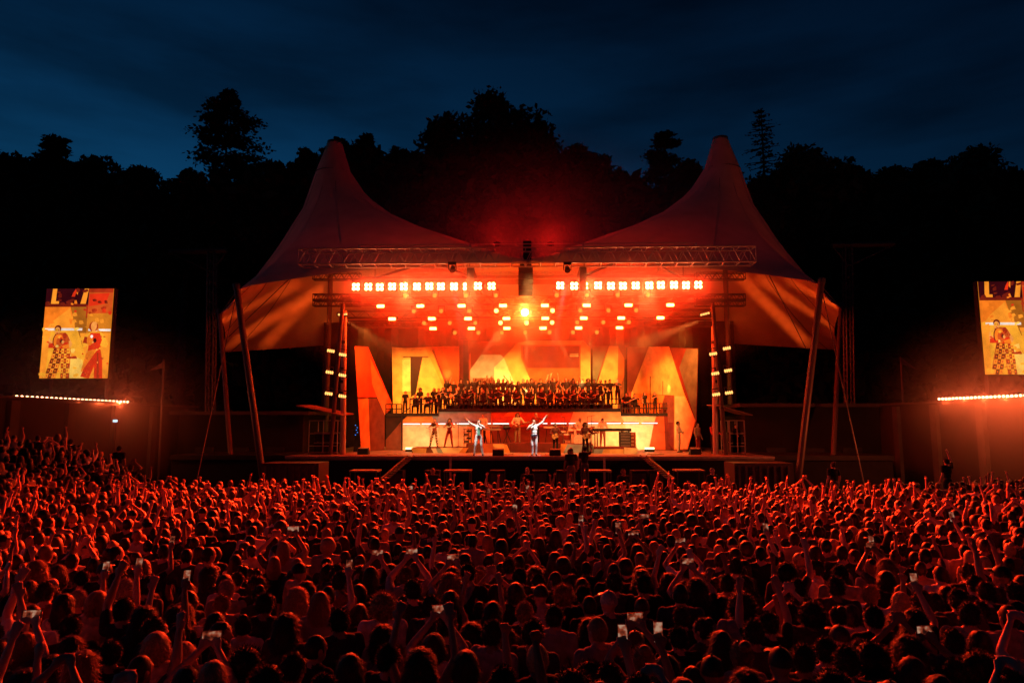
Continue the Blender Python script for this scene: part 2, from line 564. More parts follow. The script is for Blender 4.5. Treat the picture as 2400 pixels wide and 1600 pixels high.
# railings: posts and rails
def rail_run(x0, x1, ytop, ymid, ybot, posts):
    for p in posts:
        bar('rail_post', at(p, ybot, YR + 0.05), at(p, ytop, YR + 0.05), 0.035, black, rr)
    for y in (ytop, ymid):
        bar('rail', at(x0, y, YR + 0.05), at(x1, y, YR + 0.05), 0.028, black, rr)
rail_run(904, 942, 947, 958, 968, (904, 918, 929, 942))
rail_run(961, 1028, 934, 947, 968, (961, 985, 1007, 1028))
rail_run(1029, 1455, 934, 946, 957, (1068, 1110, 1152, 1196, 1240, 1284, 1328, 1370, 1413, 1455))
rail_run(1456, 1578, 945, 956, 968, (1457, 1486, 1520, 1546, 1556, 1578))
bar('rail_brace', at(943, 968, YR + 0.05), at(961, 955, YR + 0.05), 0.03, black, rr)
bar('corner_post', at(942, 1055, YR - 0.02), at(942, 970, YR - 0.02), 0.04, black, rr)
# white light tubes on the riser's front
tubem = emis('white_tube', (1.0, 0.72, 0.66), 3.0)
for i, (a, b) in enumerate(((945, 984), (989, 1030), (1031, 1066), (1071, 1116), (1142, 1151), (1155, 1193), (1272, 1283), (1291, 1328), (1333, 1369), (1378, 1455), (1461, 1497), (1504, 1541))):
    y = 993 - (a - 945) / 600 * 2.0
    tr = root('light_tube', at((a + b) / 2, y, YR - 0.05), f'thin white light tube on the riser wall, {ordw(i)} from the audience\'s left', 'light tube', 'light tubes along the riser wall')
    bar('glass_tube', at(a, y, YR - 0.05), at(b, y, YR - 0.05), 0.024, tubem, tr, 8)
    part('holder', MB().box(at((a + b) / 2, y, YR + 0.02), ((b - a) / 40, 0.1, 0.04)), darksteel, tr)

# low painted blocks in front of the riser
for lab, Y, polys in (
        ('low painted plinth under the two megaphone singers', 38.6, [('ochre', [(963, 1049), (1000, 1050), (998, 1064), (968, 1063)]), ('brown', [(1000, 1050), (1012, 1051), (1016, 1064), (998, 1064)]),
            ('cream', [(1010, 1050), (1022, 1050), (1026, 1065), (1016, 1065)]), ('grey', [(1014, 1050), (1032, 1050), (1039, 1065), (1020, 1065)]),
            ('sand', [(1032, 1049), (1085, 1049), (1075, 1065), (1039, 1065)]), ('orange', [(1085, 1049), (1098, 1049), (1090, 1065), (1075, 1065)])]),
        ('red and orange plinth below the keyboard stand', 38.9, [('brown', [(1098, 1040), (1130, 1040), (1128, 1064), (1090, 1064)]), ('rust', [(1130, 1040), (1154, 1040), (1164, 1062), (1128, 1064)]),
            ('ochre', [(1155, 1040), (1180, 1040), (1184, 1063), (1160, 1063)]), ('orange', [(1180, 1040), (1188, 1042), (1196, 1064), (1184, 1063)])]),
        ('dark red plinth under the guitarists at centre stage', 39.3, [('maroon', [(1188, 1038), (1315, 1038), (1313, 1063), (1196, 1063)])]),
        ('grey and orange plinth under the drum kit', 38.8, [('orange', [(1315, 1040), (1330, 1040), (1320, 1063), (1312, 1063)]), ('grey', [(1329, 1040), (1372, 1041), (1372, 1064), (1320, 1063)]), ('olive', [(1371, 1042), (1392, 1044), (1392, 1065), (1371, 1064)])]),
        ('pale plinth below the long keyboard table', 38.2, [('grey', [(1392, 1052), (1415, 1052), (1411, 1065), (1392, 1065)]), ('ochre', [(1415, 1052), (1462, 1052), (1462, 1065), (1411, 1065)]), ('sand', [(1463, 1048), (1495, 1050), (1492, 1064), (1463, 1065)])])):
    allp = [at(x, y, Y) for _k, q in polys for x, y in q]
    c = sum(allp, Vector()) / len(allp)
    r = root('stage_plinth', (c.x, Y, ZS), lab, 'plinth')
    ztop = max(p.z for p in allp)
    xlo, xhi = min(p.x for p in allp), max(p.x for p in allp)
    part('core', MB().box(((xlo + xhi) / 2, Y + 1.06, (ZS + ztop) / 2), (xhi - xlo - 0.1, 2.0, ztop - ZS - 0.004)), paint('maroon'), r)
    for k, q in polys:
        pts = [at(x, y, Y) for x, y in q]
        for p in pts:
            p.z = max(p.z, ZS + 0.003)
        part('painted_face', MB().prism(pts, (0, 0.05, 0)), paint(k), r)

# ------------------------------------------------------------------ tent roof
tentm = mat('tent_membrane', (0.56, 0.43, 0.32), 0.75, 0.12, 0.9, bump=0.1, transl=0.05)
tipL, sideL, rearL = at(556, 681, 33.4), at(515, 737, 40.5), at(513, 826, 51.5)
tipR, sideR, rearR = at(1924, 669, 33.4), at(1971, 722, 40.5), at(1969, 820, 51.5)
peakL, peakR = at(785, 335, 43.5), at(1688, 326, 43.5)
frontC = at(1237, 612, 33.0)
rearC = Vector((SX, 53.5, 11.3))
TENT_PT = {}


def on_tent(side, px, py):
    d = (c_f + c_r * ((px - 1200) / FPX) + c_u * ((800 - py) / FPX)).normalized()
    h = TENT_PT[side].ray_cast(c_o, d)
    return h[0] if h[0] is not None else c_o + d * 48




def tent_half(tip, side, rear, peak, sgn):
    def curve(a, b, sag, n, ax):
        o = []
        for i in range(n):
            t = i / n
            p = a.lerp(b, t)
            o.append(p + Vector(ax) * (sag * math.sin(math.pi * t)))
        return o
    fr = [frontC.lerp(tip, t) + Vector((0, 0.9 * math.sin(math.pi * t), 0.62 * math.sin(math.pi * t * 0.92))) for t in np.linspace(0, 1, 26)[:-1]]
    sd = curve(tip, side, 0.25, 10, (-sgn, 0, 0.0))
    s2 = curve(side, rear, 0.4, 12, (-sgn, 0, 0))
    re = curve(rear, rearC, 1.2, 24, (0, -1.4, -0.35))
    ce = curve(rearC, frontC, 1.9, 22, (0, 0, 1.0))
    rim = fr + sd + s2 + re + ce
    zt = peak.z
    # height lost with distance from the peak: steep outwards, sweeping wide towards the other peak
    out_r, out_d = [0.47, 0.62, 1.17, 1.9, 3.4, 5.0, 7.5, 10.0, 13.0], [0.0, 0.5, 2.05, 4.5, 6.9, 8.7, 10.3, 11.4, 12.2]
    inn_r, inn_d = [0.47, 0.62, 1.1, 2.3, 4.2, 6.9, 10.3, 13.0], [0.0, 0.5, 2.0, 3.7, 5.0, 6.0, 6.7, 7.2]

    def drop(r, d):
        w = min(1.0, max(0.0, 0.5 - 0.62 * sgn * d.x / max(d.length, 1e-6)))
        w = w * w * (3 - 2 * w)
        return float(np.interp(r, out_r, out_d)) * (1 - w) + float(np.interp(r, inn_r, inn_d)) * w
    n = len(rim)
    ts = [0.0, 0.02, 0.05, 0.09, 0.13, 0.18, 0.24, 0.3, 0.37, 0.45, 0.54, 0.63, 0.72, 0.8, 0.87, 0.93, 0.97, 1.0]
    V = []
    for t in ts:
        for p in rim:
            d = Vector((p.x - peak.x, p.y - peak.y, 0))
            D = d.length
            r = 0.47 + (D - 0.47) * t
            zf = zt - drop(r, d)
            zD = zt - drop(D, d)
            z = zf + (p.z - zD) * (t ** 1.6)
            q = d.normalized() * r
            V.append((peak.x + q.x, peak.y + q.y, z))
    F = []
    for j in range(len(ts) - 1):
        for i in range(n):
            F.append((j * n + i, j * n + (i + 1) % n, (j + 1) * n + (i + 1) % n, (j + 1) * n + i))
    return V, F


tr = root('tent_roof', (SX, 43, 0), 'pale twin-peaked membrane tent roof stretched over the stage', 'tent')
for args in ((tipL, sideL, rearL, peakL, -1), (tipR, sideR, rearR, peakR, 1)):
    v, f = tent_half(*args)
    TENT_PT[args[4]] = BVHTree.FromPolygons([Vector(q) for q in v], f)
    half = part('membrane', MB().add(v, f), tentm, tr, True)
    pk = args[3]
    mbc = MB()
    for k in range(24):
        a0, a1 = 2 * math.pi * k / 24, 2 * math.pi * (k + 1) / 24
        for (r0, z0, r1, z1) in ((0.5, -0.12, 0.5, 0.06), (0.5, 0.06, 0.38, 0.12), (0.38, 0.12, 0.0, 0.13)):
            mbc.add([(pk.x + r0 * math.cos(a0), pk.y + r0 * math.sin(a0), pk.z + z0), (pk.x + r0 * math.cos(a1), pk.y + r0 * math.sin(a1), pk.z + z0),
                     (pk.x + r1 * math.cos(a1), pk.y + r1 * math.sin(a1), pk.z + z1), (pk.x + r1 * math.cos(a0), pk.y + r1 * math.sin(a0), pk.z + z1)], [(0, 1, 2, 3)])
    part('peak_cap', mbc, darksteel, half)
    ring = MB()
    rr_, zz = 1.19, pk.z - 2.2
    ring.path([(pk.x + rr_ * math.cos(2 * math.pi * k / 32), pk.y + rr_ * math.sin(2 * math.pi * k / 32), zz) for k in range(33)], 0.035)
    part('seam_ring', ring, darksteel, half)
    bar('mast', (pk.x, pk.y, ZS), (pk.x, pk.y, pk.z - 0.1), 0.16, darksteel, tr, 12)
    # seams seen from below, radiating from the peak
    fs = MB()
    rim_n = len(v) // 18
    for k in range(0, rim_n, 8):
        pts = [Vector(v[j * rim_n + k]) - Vector((0, 0, 0.03)) for j in range(4, 18)]
        fs.path(pts, 0.022, 4)
    part('seam', fs, mat('seam_tape', (0.16, 0.12, 0.1), 0.8), half)
redpole = mat('painted_pole', (0.075, 0.05, 0.045), 0.45, 0.2, 4)
for tip, foot, r, lab in ((tipL, at(627, 1120, 31.2), 0.155, 'thick leaning tent pole nearest the two-figure screen'), (tipR, at(1861, 1120, 31.2), 0.155, 'thick leaning tent pole opposite the half-cropped screen'),
                          (sideL, at(549, 1124, 36), 0.13, 'thinner rear tent pole beside the lattice mast with the wide crossbar'), (sideR, at(1946, 1124, 36), 0.13, 'thinner rear tent pole beside the mast by the long wall')):
    foot = Vector((foot.x, foot.y, 0))
    pr = root('tent_pole', foot, lab, 'pole', 'leaning tent poles')
    b_ = bar('shaft', foot, tip + (tip - foot).normalized() * 0.1, r, redpole, pr, 14)
    bar('pole_cap', tip + (tip - foot).normalized() * 0.1, tip + (tip - foot).normalized() * 0.35, r * 1.25, darksteel, pr, 12)
    part('base_plate', MB().box(foot + Vector((0, 0, 0.05)), (0.7, 0.7, 0.1)), darksteel, pr)
for a, b, lab in ((tipL, Vector((at(448, 1125, 27).x, 27, 0)), 'long guy cable running from the leaning pole tip down beside the dark bank'),
                  (tipR, Vector((at(2037, 1125, 27).x, 27, 0)), 'long guy cable running from the pole tip towards the long wall'),
                  (tipL, sideL, 'short edge cable between the two pole tips near the two-figure screen'), (tipR, sideR, 'short edge cable between the two pole tips near the cropped screen'),
                  (at(690, 642, 35.2), at(535, 790, 36), 'slack rope hanging across the lit tent flank near the two-figure screen'),
                  (at(1797, 634, 35.2), at(1890, 818, 36), 'slack rope hanging across the lit tent flank near the cropped screen')):
    cr = root('guy_cable', b, lab, 'cable')
    bar('cable_line', b, a, 0.022, darksteel, cr, 6)

# ------------------------------------------------------------------ trusses
def truss(name, label, p0, p1, w, h, bays, mt, group=None, r=0.045, rb=0.024, cat='truss', lean=True):
    """A box truss: four chords and the braces of each bay, every one a part."""
    p0, p1 = Vector(p0), Vector(p1)
    ax = (p1 - p0).normalized()
    up = Vector((0, 0, 1)) if abs(ax.z) < 0.9 else Vector((0, 1, 0))
    sd = ax.cross(up).normalized()
    up = sd.cross(ax).normalized()
    t = root(name, (p0 + p1) / 2, label, cat, group)
    cs = [sd * (w / 2) * a + up * (h / 2) * b for a, b in ((-1, -1), (1, -1), (1, 1), (-1, 1))]
    for c in cs:
        bar('chord', p0 + c, p1 + c, r, mt, t)
    for k in range(bays + 1):
        q = p0.lerp(p1, k / bays)
        bar('cross_brace', q + cs[2], q + cs[3], rb, mt, t)
        bar('cross_brace', q + cs[0], q + cs[1], rb, mt, t)
        if k < bays:
            q2 = p0.lerp(p1, (k + 0.5) / bays)
            q3 = p0.lerp(p1, (k + 1) / bays)
            for a, b in ((0, 3), (1, 2)):
                bar('brace', q + cs[a], q2 + cs[b], rb, mt, t)
                bar('brace', q2 + cs[b], q3 + cs[a], rb, mt, t)
    for q in (p0, p1):
        bar('end_brace', q + cs[0], q + cs[3], rb, mt, t)
        bar('end_brace', q + cs[1], q + cs[2], rb, mt, t)
    return t


YT = 33.6
tA, tB = at(706, 606, YT), at(1765, 599, YT)
truss('front_truss', 'long aluminium box truss spanning the stage front above the blinder row', (tA.x, YT, (tA.z + tB.z) / 2), (tB.x, YT, (tA.z + tB.z) / 2), 0.85, 0.78, 30, alu)
zT = (tA.z + tB.z) / 2
hr = root('handrail', (SX, YT, zT), 'thin walkway handrail raised above the front truss', 'handrail')
ha, hc = at(838, 570, YT), at(1635, 566, YT)
bar('rail', (ha.x, YT + 0.3, (ha.z + hc.z) / 2), (hc.x, YT + 0.3, (ha.z + hc.z) / 2), 0.03, mat('bright_rail', (0.65, 0.6, 0.55), 0.3, metal=0.5), hr)
for px in (838, 1101, 1368, 1635):
    x = at(px, 570, YT).x
    bar('post', (x, YT + 0.3, zT + 0.43), (x, YT + 0.3, (ha.z + hc.z) / 2), 0.055, alu, hr)
# slender light rail behind and roof beams
for i, (y0, Y, lab) in enumerate(((655, 35.6, 'slim lighting pipe hanging just above the blinder row'), (706, 37.2, 'black rigging truss carrying the upper row of strobes'), (737, 39.0, 'black rigging truss carrying the middle strobes'),
                                  (760, 41.0, 'black rigging truss carrying the lowest strobes'))):
    a, b = at(800, y0, Y), at(1672, y0, Y)
    if i == 0:
        r_ = root('lighting_pipe', (SX, Y, a.z), lab, 'pipe')
        bar('pipe', (a.x, Y, a.z), (b.x, Y, a.z), 0.03, alu, r_)
        for px in (880, 1101, 1368, 1600):
            bar('hanger', (at(px, 600, Y).x, Y, a.z), (at(px, 600, Y).x, Y, a.z + 1.3), 0.02, darksteel, r_)
    else:
        truss('rigging_truss', lab, (a.x, Y, a.z), (b.x, Y, a.z), 0.4, 0.4, 24, darksteel, r=0.03, rb=0.016)
# roof structure: cross girders between the front truss and the rear, side girders
for px, lab in ((1101, 'roof girder running back from the front truss beside the hanging column'), (1368, 'roof girder running back from the front truss past the hanging column')):
    g = root('roof_girder', (at(px, 620, YT).x, YT, zT - 0.4), lab, 'girder', 'roof girders')
    x = at(px, 620, YT).x
    part('beam', MB().box((x, YT + 7, zT - 0.55), (0.28, 13, 0.45)), darksteel, g)
    part('web_plate', MB().box((x, YT + 0.52, zT - 1.0), (0.36, 0.16, 1.3)), darksteel, g)
for s_, px0, px1, lab in ((-1, 735, 845, 'dark scaffold gantry under the roof near the two-figure screen'), (1, 1630, 1745, 'dark scaffold gantry under the roof near the cropped screen')):
    for j, (y0, Y) in enumerate(((640, 35.0), (690, 36.2), (702, 37.4))):
        a, b = at(px0, y0 + 8, Y), at(px1, y0 + 8, Y)
        truss('gantry_truss', lab + (', upper rail', ', middle rail', ', lower rail')[j], (a.x, Y, a.z), (b.x, Y, a.z), 0.35, 0.35, 6, darksteel, r=0.03, rb=0.018)
for a, b, lab in (((1010, 612), (868, 655), 'sloping roof strut between blinders and front truss above the choir\'s end'), ((1020, 612), (1100, 650), 'sloping roof strut meeting the girder beside the column'),
                  ((1450, 612), (1372, 645), 'sloping roof strut meeting the girder past the column'), ((1520, 612), (1600, 650), 'sloping roof strut towards the cropped screen side')):
    sr = root('roof_strut', at(b[0], b[1], 36), lab, 'strut')
    bar('strut_tube', at(a[0], a[1], 34.4), at(b[0], b[1], 36), 0.07, darksteel, sr)
# a pale inner ceiling cloth glimpsed through the truss
cc = root('ceiling_cloth', (SX, 36, 12), 'pale band of inner ceiling cloth glimpsed through the front truss', 'cloth')
part('cloth', MB().prism([at(x, y, 38.5) for x, y in ((935, 618), (1100, 606), (1240, 602), (1370, 604), (1540, 613), (1540, 636), (1240, 634), (935, 640))], (0, 0.04, 0)), mat('ceiling_cloth', (0.62, 0.56, 0.5), 0.8), cc)
part('beam_cloth', MB().prism([at(x, y, 40) for x, y in ((840, 648), (1640, 642), (1640, 664), (840, 668))], (0, 0.04, 0)), mat('dark_cloth', (0.14, 0.06, 0.05), 0.9), cc)

# hanging column in the middle
hc_ = root('hanging_column', at(1232, 690, 34.6), 'dark hanging loudspeaker column in the middle of the roof front', 'loudspeaker')
part('upper_frame', MB().box((SX + 0.0, 34.6, at(1232, 600, 34.6).z), (0.42, 0.4, 1.5)), black, hc_)
for k in range(6):
    y = 622 + k * 13
    p = at(1232, y, 34.6)
    part('cabinet', MB().box((p.x, 34.6 + 0.02 * k, p.z), (0.74 if k else 0.6, 0.55, 0.265), rx=0.03 * k), black, hc_)

# floodlit masts at the stage sides
silver = mat('silver_mast', (0.45, 0.4, 0.33), 0.4, 0.2, 3, metal=0.3)
for (x, foot, x2, top2, lab1, lab2) in ((787, 1050, 799, 728, 'thin dark scaffold mast at the stage side facing the two-figure screen', 'pale banded mast beside the scarlet cloth'),
                                        (1688, 1040, 1682, 766, 'thin dark scaffold mast at the stage side facing the cropped screen', 'pale banded mast beside the olive cloth')):
    Y = 36.4
    a = at(x, foot, Y)
    pr = root('side_mast', (a.x, Y, ZS), lab1, 'mast', 'masts at the stage sides')
    dx = 0.28 if x < 1200 else -0.28
    bar('shaft', (a.x - dx, Y, ZS), (a.x + dx * 0.5, Y, at(x, 712, Y).z), 0.11, redpole, pr, 10)
    a = at(x2, 1000, Y + 0.7)
    pr = root('side_mast', (a.x, Y + 0.7, ZS), lab2, 'mast', 'masts at the stage sides')
    bar('shaft', (a.x + 0.15 * (1 if x < 1200 else -1), Y + 0.7, ZS), (a.x, Y + 0.7, at(x2, top2, Y + 0.7).z), 0.15, silver, pr, 14)
    for yb in (806, 838, 868, 898, 925):
        zb = at(x2, yb, Y + 0.7).z
        bar('clamp_band', (a.x, Y + 0.7, zb), (a.x, Y + 0.7, zb + 0.17), 0.175, black, pr, 14)

# ------------------------------------------------------------------ side walls, screens, buildings
walls = mat('terrace_wall', (0.014, 0.012, 0.011), 0.9, 0.35, 0.5, bump=0.3)
for i, (x, y0, y1, lab) in enumerate(((-21.0, 19, 43, 'long dark terrace wall under the fully visible screen'), (20.2, 19, 43, 'long dark terrace wall under the half-cropped screen'))):
    w = root('terrace_wall', (x, (y0 + y1) / 2, 0), lab, 'wall', 'terrace walls')
    sx = -1 if x < 0 else 1
    part('wall_body', MB().box((x + sx * 0.3, (y0 + y1) / 2, 2.3), (0.5, y1 - y0, 4.6)), walls, w)
    part('coping', MB().box((x + sx * 0.25, (y0 + y1) / 2, 4.64), (0.7, y1 - y0 + 0.2, 0.09)), concrete, w)
    for k in range(7):
        yy = y0 + 1.5 + k * 3.5
        part('buttress', MB().box((x - sx * 0.04, yy, 2.25), (0.2, 0.5, 4.5)), concrete, w)
# service building blocks left and right of the stage
for lab, pts, Y, dep in (('low dark service building between the leaning poles and the stage', ((420, 975), (712, 968)), 40, 6), ('low dark service building beyond the stage wing by the cropped screen', ((1745, 962), (2060, 945)), 40, 6)):
    a, b = at(pts[0][0], pts[0][1], Y), at(pts[1][0], pts[1][1], Y)
    bld = root('service_building', ((a.x + b.x) / 2, Y, 0), lab, 'building')
    zt = (a.z + b.z) / 2
    part('wall', MB().box(((a.x + b.x) / 2, Y + dep / 2, zt / 2), (b.x - a.x, dep, zt)), mat('dark_render', (0.011, 0.01, 0.009), 0.95, 0.4, 0.6), bld)
    part('roof', MB().box(((a.x + b.x) / 2, Y + dep / 2, zt + 0.1), (b.x - a.x + 0.8, dep + 0.8, 0.2)), concrete, bld)
    for k in range(3):
        cx = a.x + (b.x - a.x) * (0.22 + 0.28 * k)
        dn = part('door', MB().box((cx, Y - 0.04, 1.1), (1.1, 0.1, 2.2)), black, bld)
        part('handle', MB().box((cx + 0.4, Y - 0.12, 1.05), (0.05, 0.06, 0.2)), steel, dn)
# equipment container in the pit sides
for px, lab in ((680, 'dark equipment container standing beyond the crowd near the leaning pole'), (1790, 'dark equipment container standing beyond the crowd near the stage wing')):
    a = at(px, 1085, 31)
    r_ = root('equipment_container', (a.x, 31.8, 0), lab, 'container')
    part('shell', MB().box((a.x, 31.8, a.z / 2), (2.6, 1.6, a.z)), mat('container_paint', (0.07, 0.05, 0.045), 0.6), r_)
    for k in range(8):
        part('rib', MB().box((a.x - 1.1 + k * 0.31, 30.96, a.z / 2), (0.1, 0.07, a.z * 0.86)), mat('container_rib', (0.09, 0.06, 0.05), 0.6), r_)
# wing frames at the stage ends
for (px0, px1, lab) in ((723, 792, 'open scaffold bay full of backline cases at the stage end near the pale mast'), (1712, 1744, 'open scaffold bay in the stage wing behind the seated crew')):
    Y = 36.6
    a, b = at(px0, 1056, Y), at(px1, 985, Y)
    r_ = root('scaffold_bay', ((a.x + b.x) / 2, Y, ZS), lab, 'scaffold')
    for x in (a.x, (a.x + b.x) / 2, b.x):
        for yy in (Y, Y + 1.6):
            bar('standard', (x, yy, ZS), (x, yy, b.z), 0.03, steel, r_)
    for z in (ZS + 0.45, ZS + 1.1, b.z):
        for yy in (Y, Y + 1.6):
            bar('ledger', (a.x, yy, z), (b.x, yy, z), 0.026, steel, r_)
    part('base_board', MB().box(((a.x + b.x) / 2, Y + 0.8, ZS + 0.06), (b.x - a.x, 1.7, 0.06)), wood, r_)
    cy = root('scaffold_canopy', ((a.x + b.x) / 2, Y, b.z), lab.replace('open scaffold bay full of backline cases', 'small sloping canopy').replace('open scaffold bay', 'small sloping canopy'), 'canopy')
    part('canopy_sheet', MB().prism([(a.x - 0.6, Y - 0.5, b.z + 0.75), (b.x + 0.3, Y - 0.5, b.z + 0.25), (b.x + 0.3, Y + 2.2, b.z + 0.35), (a.x - 0.6, Y + 2.2, b.z + 0.85)], (0, 0, 0.05)), mat('canopy_sheet', (0.2, 0.12, 0.1), 0.8), cy)
    for k in range(3):
        for kk in range(2):
            x = a.x + 0.35 + k * (b.x - a.x - 0.4) / 2.4
            cs_ = root('flight_case', (x, Y + 0.8, ZS + 0.1 + 0.55 * kk), f'black flight case, {("lower","upper")[kk]} one in the {ORD[k]} stack inside the bay near ' + ('the pale mast' if px0 < 1000 else 'the seated crew'), 'case', 'flight cases in the stage wings')
            part('shell', MB().box((x, Y + 0.8, ZS + 0.37 + 0.55 * kk), (0.42, 0.6, 0.5)), black, cs_)
            part('edge', MB().box((x, Y + 0.49, ZS + 0.59 + 0.55 * kk), (0.44, 0.03, 0.035)), steel, cs_)

# lattice masts with crossbars, far at both sides
for (x0, y0, xt, yt, cb, lab) in ((497, 1000, 498, 590, ((396, 586), (532, 582)), 'tall lattice mast with a wide crossbar near the two-figure screen'), (1986, 1000, 1986, 575, ((1950, 565), (2095, 562)), 'tall lattice mast with a wide crossbar above the long wall')):
    Y = 41.5
    a, b = at(x0, y0, Y), at(xt, yt, Y)
    mt_ = truss('lattice_mast', lab, (a.x, Y, 0.05), (b.x, Y, b.z), 0.4, 0.4, 22, darksteel, r=0.05, rb=0.03, cat='mast')
    c0, c1 = at(cb[0][0], cb[0][1], Y), at(cb[1][0], cb[1][1], Y)
    bar('crossbar', (c0.x, Y, b.z), (c1.x, Y, b.z + 0.05), 0.16, darksteel, mt_)
    bar('stay', (c0.x, Y, b.z), (b.x, Y, b.z - 1.3), 0.05, darksteel, mt_)
    bar('stay', (c1.x, Y, b.z), (b.x, Y, b.z - 1.3), 0.05, darksteel, mt_)
# small sails
for q, lab in (((350, 868), (384, 846), (384, 862)), 'small triangular sail hanging below the screen'), (((2110, 836), (2112, 852), (2150, 866)), 'small triangular sail hanging near the long wall'):
    r_ = root('shade_sail', at(q[0][0], q[0][1], 38), lab, 'sail')
    part('sail_cloth', MB().prism([at(x, y, 38) for x, y in q], (0, 0.03, 0)), mat('sail_cloth', (0.12, 0.08, 0.07), 0.8), r_)
    bar('sail_pole', Vector((at(q[1][0], 900, 38).x, 38.05, 0)), at(q[1][0], q[1][1] - 4, 38.05), 0.06, darksteel, r_)

# screens
SCR = {'night': (0.035, 0.002, 0.004), 'dark': (0.16, 0.01, 0.004), 'deep': (0.42, 0.028, 0.006), 'red': (0.75, 0.03, 0.006), 'brick': (0.62, 0.08, 0.01), 'orange': (0.95, 0.2, 0.012), 'gold': (1.0, 0.3, 0.02),
       'ochre': (0.7, 0.2, 0.012), 'moss': (0.4, 0.11, 0.008), 'pale': (1.0, 0.4, 0.025), 'cream': (1.0, 0.56, 0.09), 'white': (1.0, 0.85, 0.75), 'skin': (0.95, 0.33, 0.06)}


def scr(k):
    if 'screen_' + k in MATS:
        return MATS['screen_' + k]
    mt = emis('screen_' + k, SCR[k], 1.05)
    n, l = mt.node_tree.nodes, mt.node_tree.links.new
    tc, nz, mr, mx = n.new('ShaderNodeTexCoord'), n.new('ShaderNodeTexNoise'), n.new('ShaderNodeMapRange'), n.new('ShaderNodeMix')
    nz.inputs['Scale'].default_value, nz.inputs['Detail'].default_value, nz.inputs['Roughness'].default_value = 1.6, 8, 0.62
    mr.inputs[1].default_value, mr.inputs[2].default_value, mr.inputs[3].default_value, mr.inputs[4].default_value = 0.3, 0.7, 0.68, 1.2
    mx.data_type, mx.blend_type = 'RGBA', 'MULTIPLY'
    mx.inputs[0].default_value = 1
    mx.inputs[6].default_value = (*SCR[k], 1)
    l(tc.outputs['Object'], nz.inputs['Vector']); l(nz.outputs[0], mr.inputs[0]); l(mr.outputs[0], mx.inputs[7]); l(mx.outputs[2], n['Principled BSDF'].inputs['Emission Color'])
    return mt


def circle(u, v, ru, rv, n=14):
    return [(u + ru * math.cos(2 * math.pi * i / n), v + rv * math.sin(2 * math.pi * i / n)) for i in range(n)]


def checks():
    o = [('brick', [(0.19, 0.67), (0.315, 0.67), (0.30, 0.80), (0.235, 1), (0.075, 1), (0.13, 0.84)]), ('brick', [(0.30, 0.67), (0.43, 0.67), (0.44, 0.84), (0.43, 1), (0.325, 1), (0.30, 0.80)])]
    for leg in (0, 1):
        for j in range(6):
            v0, v1 = 0.675 + j * 0.054, 0.675 + (j + 1) * 0.054
            e = lambda v, a: (0.19 - 0.115 * ((v - 0.67) / 0.33) ** 1.2 + a * (0.125 + 0.035 * (v - 0.67) / 0.33), v) if leg == 0 else (0.305 + 0.02 * (v - 0.67) / 0.33 + a * 0.118, v)
            for i in range(3):
                q = [e(v0, i / 3), e(v0, (i + 1) / 3), e(min(v1, 1), (i + 1) / 3), e(min(v1, 1), i / 3)]
                o.append((('dark', 'pale', 'deep', 'gold')[(i + j + leg) % 2 + 2 * ((i * 7 + j * 3) % 2)], q))
                cu, cv = sum(p[0] for p in q) / 4, sum(p[1] for p in q) / 4
                o.append((('orange', 'red')[(i + j + leg) % 2], circle(cu, cv, 0.011, 0.009, 8)))
    return o


